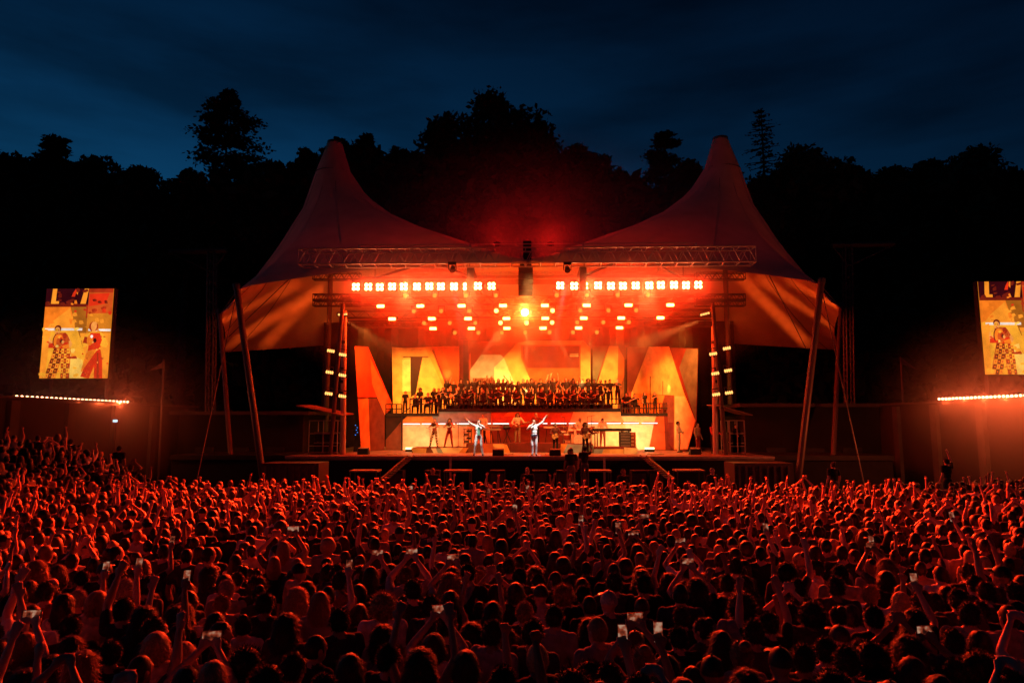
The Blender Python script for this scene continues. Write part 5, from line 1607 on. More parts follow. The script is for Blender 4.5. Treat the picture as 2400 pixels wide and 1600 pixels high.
on_stage(1673, 1050, 38.0, 1.7, KEYS, 'crew member in red shirt standing in the stage wing', stage_mats(('redshirt', (0.4, 0.08, 0.06)), blk_c, 0), 'short', 'brown', turn=0.5)
on_stage(1727, 1052, 37.4, 1.62, KEYS, 'crew member in black working at a case in the stage wing', stage_mats(blk_c, blk_c, 0), 'cap', 'black', turn=0.3)

# ------------------------------------------------------------------ band gear
def stand(t, c, h, spread=0.28):
    bar('leg', c + Vector((-spread, 0, 0)), c + Vector((spread * 0.6, 0, h)), 0.02, black, t)
    bar('leg', c + Vector((spread, 0, 0)), c + Vector((-spread * 0.6, 0, h)), 0.02, black, t)


kt = root('keyboard_stand', at(1145, 1041, 40.6), 'double keyboard stand with pale keyboards between the white jacket and the guitarist', 'keyboard')
x0, x1 = at(1130, 1000, 40.6).x, at(1172, 1000, 40.6).x
for k, z in enumerate((zr + 1.06, zr + 0.86)):
    kb = part('keyboard', MB().box(((x0 + x1) / 2 + 0.05 * k, 40.6 - 0.06 * k, z), (x1 - x0, 0.34, 0.09)), cloth('keybed', (0.3, 0.2, 0.13)), kt)
    part('key_row', MB().box(((x0 + x1) / 2 + 0.05 * k, 40.48 - 0.06 * k, z + 0.052), (x1 - x0 - 0.08, 0.12, 0.012)), cloth('keys', (0.7, 0.66, 0.6)), kb)
for sx in (x0 + 0.12, (x0 + x1) / 2, x1 - 0.1):
    bar('leg', (sx + 0.0, 40.5, zr), (sx - 0.06, 40.6, zr + 1.02), 0.022, black, kt)
    bar('leg', (sx + 0.16, 40.9, zr), (sx, 40.6, zr + 0.82), 0.022, black, kt)
kt2 = root('keyboard_stand', at(1292, 1041, 41.2), 'single cream keyboard on a stand behind the sunglasses singer', 'keyboard')
a = at(1290, 1001, 41.0)
part('keyboard', MB().box((a.x, 41.0, a.z), (0.8, 0.32, 0.1)), cloth('cream_key', (0.75, 0.62, 0.4)), kt2)
bar('leg', (a.x - 0.3, 41, zr), (a.x - 0.2, 41, a.z), 0.022, black, kt2); bar('leg', (a.x + 0.3, 41, zr), (a.x + 0.2, 41, a.z), 0.022, black, kt2)
# long table
a, b = at(1389, 1007, 39.6), at(1478, 1009, 39.6)
tb = root('keyboard_table', ((a.x + b.x) / 2, 39.6, ZS), 'long dark keyboard table with rack at its end', 'table')
zt_, zb_ = a.z, PZ(1051, 39.6)
part('table_top', MB().box(((a.x + b.x) / 2, 39.6, zt_), (b.x - a.x, 0.6, 0.16)), black, tb)
part('lower_deck', MB().box(((a.x + b.x) / 2 - 0.1, 39.6, zb_), (b.x - a.x, 0.8, 0.1)), darksteel, tb)
for x in (a.x + 0.12, a.x + 0.26, b.x - 0.5, b.x - 0.1):
    bar('leg', (x, 39.6, zb_), (x, 39.6, zt_), 0.03, black, tb)
for x in (a.x + 0.9, b.x - 0.3):
    bar('foot', (x, 39.5, ZS), (x, 39.5, zb_), 0.03, black, tb)
rk = part('rack', MB().box((b.x - 0.34, 39.6, (zt_ + zb_) / 2), (0.62, 0.55, zt_ - zb_ - 0.2)), black, tb)
for k in range(5):
    part('rack_panel', MB().box((b.x - 0.34, 39.31, zb_ + 0.2 + k * 0.16), (0.54, 0.02, 0.12)), cloth('panel_grey', (0.12, 0.11, 0.11)), rk)
fc = root('flight_case', (at(1478, 1040, 39.9).x, 39.9, ZS), 'upright red flight case with pale edges beside the long table', 'case')
p = at(1478, 1030, 39.9)
part('shell', MB().box((p.x + 0.1, 40.3, p.z), (0.42, 0.5, 0.86)), cloth('case_red', (0.3, 0.06, 0.03)), fc)
for sx in (-0.21, 0.21):
    part('edge', MB().box((p.x + 0.1 + sx, 40.04, p.z), (0.04, 0.03, 0.86)), cloth('case_edge', (0.6, 0.45, 0.25)), fc)
for k in range(4):
    part('label_strip', MB().box((p.x + 0.1, 40.035, p.z - 0.3 + 0.2 * k), (0.2, 0.02, 0.08)), cloth('case_edge', (0.6, 0.45, 0.25)), fc)
bar('foot', (p.x + 0.1, 40.3, ZS), (p.x + 0.1, 40.3, p.z - 0.43), 0.1, black, fc)
# drum kit
dk = root('drum_kit', (at(1352, 1042, 40.2).x, 40.2, zd), 'red drum kit with cymbals between the guitarists and the long table', 'drum kit')
shell = mat('drum_shell', (0.28, 0.04, 0.03), 0.3)
skinw = cloth('drum_skin', (0.7, 0.6, 0.48))


def drum(px, py, Y, r, h, ax):
    c = at(px, py, Y)
    ax = Vector(ax).normalized()
    d = part('drum', MB().tube(c, c + ax * h, r, n=18), shell, dk)
    part('drum_head', MB().tube(c + ax * h, c + ax * (h + 0.012), r * 1.02, n=18), skinw, d)
    part('drum_head', MB().tube(c - ax * 0.012, c, r * 1.02, n=18), skinw, d)
    part('hoop', MB().tube(c - ax * 0.02, c + ax * 0.03, r * 1.06, n=18, caps=False), steel, d)
    bar('drum_leg', c, (c.x, c.y, zd), 0.02, steel, dk)


drum(1355, 1030, 40.0, 0.28, 0.4, (0, 1, 0)); drum(1338, 1015, 40.2, 0.16, 0.18, (0, -0.3, 1)); drum(1357, 1014, 40.2, 0.16, 0.18, (0, -0.3, 1)); drum(1329, 1030, 40.3, 0.2, 0.3, (0, -0.2, 1))
drum(1376, 1026, 40.4, 0.2, 0.3, (0, -0.2, 1)); drum(1320, 1018, 40.5, 0.15, 0.2, (0, -0.3, 1)); drum(1384, 1016, 40.6, 0.15, 0.2, (0, -0.3, 1))
for px, py, r, tl in ((1321, 998, 0.24, 0.35), (1337, 1009, 0.2, 0.25), (1370, 1004, 0.2, -0.2), (1386, 1003, 0.22, -0.3), (1345, 1003, 0.18, 0.1)):
    c = at(px, py, 40.4)
    ax = Vector((tl, -0.35, 1)).normalized()
    cy = part('cymbal', MB().tube(c, c + ax * 0.03, r, 0.03, n=20), mat('brass', (0.75, 0.5, 0.2), 0.25, metal=0.9), dk)
    bar('cymbal_stand', c, (c.x, c.y + 0.1, zd), 0.014, steel, dk)
for px, py in ((1377, 976), (1386, 974)):
    c = at(px, py, 40.6)
    bar('overhead_stand', (c.x, 40.6, zd), c, 0.012, black, dk); bar('overhead_boom', c, c + Vector((0.2, 0, 0.02)), 0.012, black, dk)
# racks, mic stands, wedges
rk1 = root('instrument_rack', (at(1096, 1045, 39.8).x, 39.8, ZS), 'open instrument rack with pedals between the second megaphone singer and the white jacket', 'rack')
p = at(1096, 1004, 39.8)
for sx in (-0.2, 0.06, 0.22):
    bar('upright', (p.x + sx, 39.8, PZ(1044, 39.8)), (p.x + sx, 39.8, p.z), 0.025, darksteel, rk1)
for k in range(5):
    part('shelf', MB().box((p.x, 39.9, p.z - 0.03 - k * 0.2), (0.48, 0.4, 0.035)), wood, rk1)
    part('module', MB().box((p.x + (-0.08 if k % 2 else 0.07), 39.85, p.z + 0.04 - (k + 1) * 0.2 + 0.02), (0.26, 0.26, 0.1)), black, rk1)
part('top_case', MB().box((p.x + 0.42, 39.9, at(1120, 990, 39.9).z), (0.36, 0.3, 0.16)), cloth('top_case', (0.1, 0.02, 0.02)), rk1)
bar('upright', (p.x + 0.42, 39.9, PZ(1044, 39.8)), (p.x + 0.42, 39.9, at(1120, 994, 39.9).z), 0.03, darksteel, rk1)
for px, y0, y1, Y, lab in ((1008, 1005, 1050, 38.9, 'straight microphone stand beside the checked trousers'), (1074, 991, 1048, 39.4, 'tall thin microphone stand between the second megaphone singer and the rack'), (1187, 998, 1040, 39.9, 'slanted microphone stand before the long-haired guitarist'), (1324, 978, 1042, 41, 'boom microphone stand above the drum kit\'s edge')):
    a, b = at(px, y1, Y), at(px, y0, Y)
    t = root('microphone_stand', a, lab, 'stand', 'microphone stands')
    bar('pole', a, b, 0.014, black, t)
    bar('boom', b, b + Vector((-0.18, -0.05, 0.05)), 0.012, black, t)
    part('microphone_head', MB().ball(b + Vector((-0.2, -0.05, 0.055)), 0.035, 8, 5), steel, t)
    for k in range(3):
        an = k * 2.094 + 0.4
        bar('tripod_leg', a + Vector((0, 0, 0.1)), a + Vector((0.24 * math.cos(an), 0.24 * math.sin(an), -0.0)), 0.012, black, t)
pd = root('pedal_stand', at(1192, 1040, 40.0), 'tilted tray of pedals on a thin stand before the long-haired guitarist', 'stand')
p = at(1187, 1001, 40.0)
part('tray', MB().box(p, (0.36, 0.3, 0.16), rx=-0.4), black, pd)
stand(pd, Vector((p.x + 0.05, 40.0, zd)), p.z - zd)
for px, py, lab in ((1168, 1067, 'black wedge monitor on the stage edge beside the white jacket'), (1301, 1067, 'black wedge monitor on the stage edge before the drum kit'), (852, 1060, 'black wedge monitor at the stage end before the brown cloth'), (1629, 1060, 'black wedge monitor at the stage end before the olive cloth')):
    Y = 35.3 if py > 1063 else 36.8
    p = at(px, py, Y)
    t = root('wedge_monitor', (p.x, Y, ZS), lab, 'loudspeaker', 'wedge monitors')
    part('cabinet', MB().prism([(p.x - 0.28, Y - 0.2, ZS), (p.x - 0.28, Y - 0.2, ZS + 0.3), (p.x - 0.28, Y + 0.0, ZS + 0.36), (p.x - 0.28, Y + 0.3, ZS)], (0.56, 0, 0)), black, t)
    part('top_face', MB().prism([(p.x - 0.26, Y - 0.19, ZS + 0.306), (p.x + 0.26, Y - 0.19, ZS + 0.306), (p.x + 0.26, Y - 0.01, ZS + 0.36), (p.x - 0.26, Y - 0.01, ZS + 0.36)], (0, 0, 0.008)), cloth('wedge_top', (0.25, 0.2, 0.17)), t)
    part('side_edge', MB().box((p.x - 0.287, Y - 0.18, ZS + 0.16), (0.012, 0.03, 0.28)), cloth('wedge_top', (0.25, 0.2, 0.17)), t)
for i, (px, w, lab) in enumerate(((920, 0.9, 'coiled cables lying on the deck before the black riser end'), (1192, 0.5, 'crumpled cloth and cables on the stage edge between the singers'), (1285, 0.4, 'pale cable coil on the stage edge past the sunglasses singer'), (1540, 1.0, 'cables lying on the deck before the coated man'))):
    p = at(px, 1062, 36.4)
    t = root('stage_cable', (p.x, 36.4, ZS), lab, 'cable')
    mb = MB()
    pts = [Vector((p.x + (random.random() - 0.5) * w, 36.2 + random.random() * 0.6, ZS + 0.03 + 0.03 * random.random())) for _ in range(10)]
    part('cable_run', mb.path(pts, 0.022, 5), cloth('cable_cream', (0.5, 0.36, 0.25)), t)
# blue-lit stand in the dark wing
p = at(836, 1008, 40)
t = root('backline_display', (p.x, 40, ZS), 'small blue-lit rack glimpsed in the dark wing beside the scarlet cloth', 'rack')
part('case', MB().box((p.x, 40.1, (ZS + p.z) / 2 + 0.25), (0.3, 0.3, p.z - ZS + 0.5)), black, t)
for k in range(5):
    part('indicator', MB().box((p.x + (-0.06, 0.05, 0.0, 0.07, -0.05)[k], 39.93, p.z + 0.3 - k * 0.14), (0.05, 0.02, 0.03)), emis('blue_led', (0.05, 0.3, 1.0), 1.6), t)

# ------------------------------------------------------------------ choir
CP = {'stand': {}, 'up1': dict(RE=(0.3, 0.1, 1.6), RW=(0.2, 0.12, 1.86)), 'up2': dict(LE=(-0.3, 0.05, 1.6), LW=(-0.12, 0.08, 1.84)), 'both': {**UPR, **UPL}, 'akimbo': dict(RE=(0.34, -0.05, 1.2), RW=(0.17, 0.06, 1.02), LE=(-0.34, -0.05, 1.2), LW=(-0.17, 0.06, 1.02)),
      'clapc': dict(RE=(0.28, 0.1, 1.2), RW=(0.05, 0.28, 1.3), LE=(-0.28, 0.1, 1.2), LW=(-0.05, 0.28, 1.3)),
      'sit': {**SEAT, 'RE': (0.28, 0.14, 1.18), 'RW': (0.1, 0.36, 1.08), 'LE': (-0.28, 0.14, 1.18), 'LW': (-0.12, 0.36, 1.10)},
      'sitfiddle': {**SEAT, 'RE': (0.34, 0.16, 1.26), 'RW': (0.1, 0.3, 1.36), 'LE': (-0.3, 0.22, 1.3), 'LW': (-0.36, 0.36, 1.44)}}
CTXT = {'stand': 'arms at sides', 'up1': 'one hand up', 'up2': 'one arm curved overhead', 'both': 'both hands up', 'akimbo': 'hands on hips', 'clapc': 'hands together', 'sit': 'seated with hands in lap', 'sitfiddle': 'seated, elbows out'}
cmats = [mat('skin_1', SKINS[1], 0.5), cloth(*blk_c), cloth(*blk_c), shoem, darkm]
CB = {(k, f): make_body('choir_body', v, f, 'short', ('open', 'open'), 0.016, 0.28, cmats) for k, v in CP.items() for f in (False, True)}
yb = YR + 2.4
back = [(984, 'stand', 'curly', -12), (1017, 'stand', 'long', -8), (1028, 'clapc', 'short', -6), (1063, 'up1', 'short', 0), (1080, 'stand', 'curly', 0), (1096, 'akimbo', 'wavy', 0), (1112, 'stand', 'short', 0), (1136, 'stand', 'cap', 0), (1158, 'up1', 'short', 0), (1179, 'up2', 'short', 0), (1200, 'akimbo', 'short', 0),
        (1215, 'stand', 'wavy', 0), (1236, 'akimbo', 'long', 0), (1255, 'stand', 'bob', 0), (1279, 'stand', 'short', 0), (1298, 'both', 'short', 0), (1313, 'stand', 'long', 0), (1326, 'akimbo', 'short', 0), (1344, 'stand', 'curly', 0), (1365, 'stand', 'short', 10), (1393, 'stand', 'short', 8), (1408, 'clapc', 'short', 6), (1431, 'akimbo', 'short', 4), (1447, 'clapc', 'bun', 4)]
front = [(950, 'stand', 'short'), (973, 'sitfiddle', 'bun'), (1003, 'sit', 'short'), (1038, 'clapc', 'wavy'), (1050, 'akimbo', 'long'), (1071, 'sitfiddle', 'bob'), (1090, 'sit', 'curly'), (1106, 'clapc', 'long'), (1133, 'sitfiddle', 'bun'), (1153, 'sit', 'curly'), (1167, 'clapc', 'cap'), (1188, 'sitfiddle', 'wavy'), (1209, 'sit', 'bob'), (1240, 'sit', 'long'),
         (1268, 'sit', 'short'), (1290, 'sitfiddle', 'wavy'), (1311, 'sit', 'long'), (1328, 'sit', 'bun'), (1345, 'sitfiddle', 'long'), (1366, 'sit', 'short'), (1386, 'sit', 'bob'), (1400, 'sitfiddle', 'curly'), (1468, 'sit', 'short'), (1488, 'sitfiddle', 'bun'), (1511, 'stand', 'long'), (1535, 'clapc', 'long')]
for i, (px, ps, hr_, dy) in enumerate(back):
    lo = px < 1029
    z = rz_lo if lo else rz_hi + 0.28
    f = hr_ in ('long', 'wavy', 'bob', 'bun', 'curly')
    x = at(px, 930, yb).x
    person(CB[ps, f], HAIR[hr_], (x, yb + random.uniform(-0.2, 0.2), z), math.pi + random.uniform(-0.35, 0.35), (0.97 if f else 1.02) * random.uniform(0.9, 1.03), (0, 0, 0), HAIRS['black' if i % 3 else 'brown'],
           f'choir singer in black, {CTXT[ps]}, standing back row, {ordw(i)} from the audience\'s left', 'choir on the riser')
for i, px in enumerate((1047, 1103, 1124, 1148, 1168, 1190, 1226, 1246, 1267, 1289, 1335, 1354, 1379, 1420)):
    ps = ('stand', 'akimbo', 'clapc', 'up1', 'stand', 'both')[i % 6]
    f = i % 2 == 0
    person(CB[ps, f], HAIR[('long', 'short', 'curly', 'cap', 'bob')[i % 5]], (at(px, 930, yb + 0.8).x, yb + 0.85, rz_hi + 0.28), math.pi + random.uniform(-0.4, 0.4), random.uniform(0.95, 1.06), (0, 0, 0), HAIRS['black'],
           f'choir singer in black, {CTXT[ps]}, rearmost standing row, {ordw(i)} from the audience\'s left', 'choir on the riser')
yf = YR + 1.0
chairm = darksteel
for i, (px, ps, hr_) in enumerate(front):
    lo = px < 1029 or px > 1455
    z = rz_lo if lo else rz_hi
    f = hr_ in ('long', 'wavy', 'bob', 'bun', 'curly')
    x = at(px, 930, yf).x
    sit = ps.startswith('sit')
    sc = (0.93 if f else 0.98) * (1.0 if sit else 0.84)
    o = person(CB[ps, f], HAIR[hr_], (x, yf, z), math.pi + random.uniform(-0.4, 0.4), sc, (0, 0, 0), HAIRS['black' if i % 3 else 'brown'],
               f'choir member in black, {CTXT[ps]}, front row, {ordw(i)} from the audience\'s left', 'choir on the riser', CP[ps].get('pelvis', 0.95) - 0.95)
    if sit:
        t = root('chair', (x, yf + 0.08, z), f'plain dark chair under the {ordw(i)} front-row choir member', 'chair', 'choir chairs')
        part('seat', MB().box((x, yf + 0.1, z + 0.42), (0.4, 0.38, 0.05)), chairm, t)
        part('backrest', MB().box((x, yf + 0.3, z + 0.68), (0.4, 0.04, 0.3)), chairm, t)
        for sx in (-0.17, 0.17):
            for sy in (-0.05, 0.28):
                bar('leg', (x + sx, yf + sy, z), (x + sx, yf + sy, z + 0.4), 0.014, chairm, t)
# crew in the pit
PITP = [(1338, 1050, 27.5, 'down', 'cap', 'camera operator bent over a tripod camera in the pit'), (1370, 1046, 28.5, 'rbent', 'short', 'broad pit photographer seen from behind against the stage edge'),
        (1015, 1097, 25.5, 'down', 'buzz', 'security guard above the barrier below the checked trousers'), (1236, 1096, 25.5, 'down', 'buzz', 'security guard above the barrier at the stage middle'), (1461, 1099, 25.5, 'down', 'short', 'dim security guard above the barrier by the long table'),
        (1669, 1097, 25.5, 'down', 'buzz', 'security guard above the barrier before the stage wing'), (308, 1088, 25.0, 'clap', 'short', 'lone crew figure with raised hands before the dark bank'), (1952, 1083, 26.0, 'down', 'bun', 'lone crew figure before the thin rear pole'),
        (2218, 1075, 25.0, 'rup', 'short', 'tall dim figure with raised arm below the long wall'), (165, 1036, 26.0, 'down', 'short', 'dim figure standing high on the dark bank under the bulb strip'), (280, 1046, 27.5, 'down', 'short', 'second dim figure on the bank nearer the stage')]
for px, py, Y, ps, hr_, lab in PITP:
    q = at(px, py, Y)
    x, z = q.x, max(ground_z(q.x, Y), 0)
    hz = q.z - 1.73 - z
    if hz > 0.06:
        t = root('pit_step', (x, Y, z), 'low black box under the ' + ' '.join(lab.split()[:7]), 'box')
        part('box', MB().box((x, Y, z + hz / 2), (0.7, 0.6, hz)), black, t)
        part('lid', MB().box((x, Y, z + hz + 0.012), (0.74, 0.64, 0.024)), darksteel, t)
    person(BOD[ps, False], HAIR[hr_], (x, Y, z + max(hz, 0) + (0.024 if hz > 0.06 else 0)), random.uniform(2.6, 3.6) if 'guard' in lab else 0.2, 1.0, TOPS['black'], HAIRS['brown'], lab, 'crew in the pit')
p = at(1350, 1080, 27.6)
t = root('video_camera', (p.x, 27.8, 0), 'black broadcast camera on a tripod in the pit', 'camera')
zc = at(1350, 1060, 27.8).z
part('body', MB().box((p.x - 0.2, 27.9, zc), (0.2, 0.5, 0.22)), black, t)
part('lens', MB().tube((p.x - 0.2, 28.15, zc), (p.x - 0.2, 28.5, zc), 0.07, 0.1, 12), black, t)
for k in range(3):
    an = 0.5 + k * 2.09
    bar('leg', (p.x - 0.2, 27.9, zc - 0.1), (p.x - 0.2 + 0.5 * math.cos(an), 27.9 + 0.5 * math.sin(an), 0), 0.025, darksteel, t)

# ------------------------------------------------------------------ the crowd
barr = root('crowd_barrier', (SX, 23.2, 0), 'long steel crowd barrier between the audience and the pit', 'barrier')
for k in range(26):
    x = SX - 14.3 + k * 1.1
    part('barrier_panel', MB().box((x, 23.2, 0.58), (1.06, 0.04, 1.1)), darksteel, barr)
    part('barrier_foot', MB().box((x, 23.5, 0.03), (0.9, 0.7, 0.04)), darksteel, barr)

NEAR = []    # dicts of spectators


def add_p(px, py, hair, hcol, pose, top, hgt=1.72, Y=None, turn=None):
    p = at_z(px, py, 0.0 + hgt) if Y is None else at(px, py, Y)
    NEAR.append(dict(x=p.x, y=p.y, hair=hair, hcol=hcol, pose=pose, top=top, h=hgt, turn=turn))


MAN = [(1259, 1508, 'buzz', 'blonde', 'down', 'black'), (912, 1508, 'short', 'black', 'down', 'black'), (820, 1532, 'long', 'brown', 'down', 'black'), (1344, 1577, 'curly', 'brown', 'down', 'black'), (1157, 1452, 'short', 'brown', 'down', 'grey'),
       (1250, 1452, 'short', 'brown', 'down', 'charcoal'), (1300, 1418, 'short', 'brown', 'down', 'grey'), (1427, 1553, 'short', 'black', 'down', 'charcoal'), (1562, 1534, 'long', 'brown', 'down', 'navy'), (1048, 1436, 'short', 'brown', 'down', 'charcoal'),
       (899, 1394, 'curly', 'blonde', 'down', 'pale'), (1092, 1524, 'bob', 'brown', 'rbent', 'black'), (27, 1394, 'short', 'black', 'down', 'tan'), (195, 1528, 'wavy', 'fair', 'down', 'charcoal'), (262, 1500, 'short', 'black', 'down', 'black'),
       (367, 1481, 'bob', 'blonde', 'down', 'pale'), (432, 1504, 'long', 'blonde', 'down', 'tan'), (578, 1524, 'curly', 'black', 'down', 'black'), (500, 1548, 'long', 'blonde', 'down', 'pale'), (630, 1566, 'curly', 'brown', 'down', 'black'), (741, 1488, 'buzz', 'black', 'down', 'black'),
       (1668, 1537, 'cap', 'black', 'down', 'black'), (1750, 1570, 'wavy', 'brown', 'down', 'charcoal'), (1828, 1517, 'cap', 'black', 'down', 'black'), (1882, 1508, 'short', 'brown', 'down', 'charcoal'), (1981, 1514, 'short', 'brown', 'down', 'black'),
       (2040, 1512, 'curly', 'black', 'down', 'black'), (2127, 1490, 'wavy', 'brown', 'down', 'black'), (2290, 1534, 'curly', 'brown', 'down', 'black'), (1977, 1582, 'buzz', 'fair', 'down', 'dark red'), (2137, 1540, 'bob', 'brown', 'down', 'charcoal'), (2232, 1474, 'short', 'brown', 'down', 'navy'),
       (1690, 1478, 'long', 'brown', 'down', 'black'), (1735, 1500, 'bun', 'fair', 'down', 'grey'), (1765, 1452, 'short', 'brown', 'down', 'charcoal'), (1400, 1446, 'buzz', 'fair', 'down', 'grey'), (985, 1520, 'wavy', 'brown', 'bup', 'black'), (330, 1536, 'buzz', 'brown', 'rup', 'charcoal'),
       (690, 1530, 'short', 'brown', 'down', 'grey'), (1180, 1560, 'short', 'black', 'rbent', 'charcoal'), (1500, 1580, 'short', 'black', 'down', 'black'), (60, 1570, 'wavy', 'brown', 'lup', 'black'), (760, 1578, 'short', 'brown', 'down', 'black'), (2370, 1575, 'short', 'black', 'down', 'charcoal'), (2200, 1582, 'long', 'brown', 'down', 'black'), (1600, 1590, 'bob', 'fair', 'down', 'grey')]
for m_ in MAN:
    add_p(*m_, hgt=1.72 * random.uniform(0.97, 1.05))
PHONE_PX = [(44, 1505, 0), (157, 1527, 1), (300, 1562, 1), (497, 1482, 1), (76, 1430, 1), (209, 1342, 0), (284, 1346, 0), (373, 1269, 0), (687, 1244, 1), (885, 1281, 1), (1062, 1306, 1), (1031, 1413, 1), (965, 1294, 1), (1391, 1513, 0), (1478, 1491, 0), (1488, 1441, 1), (1527, 1548, 1),
            (1510, 1203, 1), (1594, 1265, 1), (1179, 1207, 0), (1612, 1317, 1), (1944, 1553, 1), (2165, 1459, 1), (2089, 1375, 0), (2040, 1278, 1), (2352, 1541, 1), (2005, 1266, 0), (945, 1147, 0), (1125, 1155, 0), (1216, 1151, 0), (1333, 1219, 0), (1416, 1245, 0), (1484, 1240, 1), (2378, 1435, 1), (1340, 1130, 1), (1760, 1250, 0), (2200, 1215, 0), (776, 1340, 0), (392, 1375, 0)]
PHONES = []
for px, py, land in PHONE_PX:
    p = at_z(px, py, 1.86)
    s = random.uniform(0.97, 1.04)
    NEAR.append(dict(x=p.x, y=p.y - 0.40 * s, hair=random.choice(['short', 'long', 'wavy', 'bob', 'bun']), hcol=random.choice(['brown', 'black', 'fair']), pose='phone' if land else 'phone1', top=random.choice(['black', 'charcoal', 'grey', 'pale']), h=1.72 * s, turn=0.0, phone=land))
have = [(d['x'], d['y']) for d in NEAR]
from collections import defaultdict
cells = defaultdict(list)


def put(x, y):
    cells[int(x // 0.5), int(y // 0.5)].append((x, y))


def free(x, y, md):
    cx, cy = int(x // 0.5), int(y // 0.5)
    return all((x - a) ** 2 + (y - b) ** 2 > md * md for i in (-1, 0, 1) for j in (-1, 0, 1) for a, b in cells[cx + i, cy + j])


for x, y in have:
    put(x, y)
rowi = 0
y = 4.35
while y < 27.5:
    xx = -0.86 * y - 0.6 + (rowi % 2) * 0.24
    while xx < 0.84 * y + 0.6:
        x_, y_ = xx + random.uniform(-0.13, 0.13), y + random.uniform(-0.13, 0.13)
        xx += 0.42
        lim = 22.7 + (0 if abs(x_ - 0.4) < 12 else min((abs(x_ - 0.4) - 12) * 0.7, 3.4) if x_ < 0 else min((abs(x_ - 0.4) - 12) * 0.5, 2.5))
        if y_ > lim or random.random() < 0.06:
            continue
        if abs(x_ - 0.4) > 18.5:
            continue
        u, v, _k = proj((x_, y_, 1.7 + ground_z(x_, y_)))
        if not (-70 < u < 2470 and v < 1660) or not free(x_, y_, 0.32):
            continue
        put(x_, y_)
        ps = random.choices(['down', 'rup', 'lup', 'bup', 'rbent', 'clap'], [88, 2, 3, 2, 3, 2] if y_ < 14 else [80, 4, 4, 4, 4, 4])[0]
        fem = random.random() < 0.5
        hr_ = random.choices(['long', 'wavy', 'bob', 'bun', 'curly', 'short'], [30, 22, 14, 16, 8, 10])[0] if fem else random.choices(['short', 'buzz', 'curly', 'cap', 'wavy'], [66, 7, 10, 11, 6])[0]
        NEAR.append(dict(x=x_, y=y_, hair=hr_, hcol=random.choices(list(HAIRS), [44, 40, 5, 9, 2])[0], pose=ps, top=random.choices(list(TOPS), [44, 24, 8, 9, 9, 4, 2])[0], h=(1.61 if fem else 1.71) * random.uniform(0.94, 1.055), fem=fem, turn=None))
    y += 0.405
    rowi += 1
NEAR.sort(key=lambda d: d['y'])
for d in NEAR:
    d.setdefault('fem', d['hair'] in ('long', 'wavy', 'bob', 'bun'))
    d['z'] = ground_z(d['x'], d['y'])
    u, v, _k = proj((d['x'], d['y'], d['z'] + d['h']))
    d['see'] = -25 < u < 2425 and v < 1605
    if d['turn'] is None:
        d['turn'] = random.gauss(0, 0.42) + math.atan2(d['x'] - SX, max(36 - d['y'], 6)) * 0.7
vis = [d for d in NEAR if d['see']]
NIND = 228
ind = vis[:NIND]
idset = {id(d) for d in ind}
rowsd = defaultdict(list)
for d in ind:
    rowsd[int((d['y'] - 3.6) / 0.5)].append(d)
rown = {}
for k, key in enumerate(sorted(rowsd)):
    for j, d in enumerate(sorted(rowsd[key], key=lambda e: e['x'])):
        rown[id(d)] = (k, j)
# phone things
phone_scr = bpy.data.materials.new('phone_screen')
phone_scr.use_nodes = True
pn, pl_ = phone_scr.node_tree.nodes, phone_scr.node_tree.links.new
pb = pn['Principled BSDF']
tcx = pn.new('ShaderNodeTexCoord')
nzx = pn.new('ShaderNodeTexNoise'); nzx.inputs['Scale'].default_value = 17; nzx.inputs['Detail'].default_value = 2
crx = pn.new('ShaderNodeValToRGB')
crx.color_ramp.elements[0].position, crx.color_ramp.elements[0].color = 0.36, (0.04, 0.008, 0.006, 1)
crx.color_ramp.elements[1].position, crx.color_ramp.elements[1].color = 0.64, (1.0, 0.55, 0.35, 1)
e_ = crx.color_ramp.elements.new(0.5); e_.color = (0.55, 0.08, 0.03, 1)
oix = pn.new('ShaderNodeObjectInfo')
adx = pn.new('ShaderNodeVectorMath'); adx.operation = 'ADD'
pl_(tcx.outputs['Object'], adx.inputs[0]); pl_(oix.outputs['Location'], adx.inputs[1]); pl_(adx.outputs[0], nzx.inputs['Vector']); pl_(nzx.outputs[0], crx.inputs[0])
pl_(crx.outputs[0], pb.inputs['Emission Color']); pb.inputs['Emission Strength'].default_value = 0.4; pb.inputs['Base Color'].default_value = (0.01, 0.01, 0.01, 1)
phone_scr.cycles.emission_sampling = 'NONE'
me_ph = MB().box((0, 0, 0), (0.078, 0.009, 0.158)).mesh('phone_body', black)
me_ps = MB().box((0, -0.0058, 0), (0.070, 0.002, 0.146)).mesh('phone_screen', phone_scr)
nfar = 0
for d in NEAR:
    if 'phone' not in d or not d['see']:
        continue
    s = d['h'] / 1.72
    loc = Vector((d['x'] + (0.0 if d['phone'] else 0.215 * s), d['y'] + (0.40 if d['phone'] else 0.36) * s, d['z'] + (1.83 if d['phone'] else 1.915) * s))
    if id(d) in rown:
        k, j = rown[id(d)]
        lab = f'glowing phone held by the spectator in the {ordw(k)} row from the bottom, {ordw(j)} along'
    else:
        lab = f'tiny glowing phone held up far back, {ordw(nfar)} nearest of the far phones'
        nfar += 1
    t = root('phone', loc, lab, 'phone', 'phones held up in the crowd', (R(-12), R(90) if d['phone'] else 0, 0))
    link('case', me_ph, t)
    link('screen', me_ps, t)
    if d['y'] > 10:
        t.scale = (1.15, 1, 1.15)
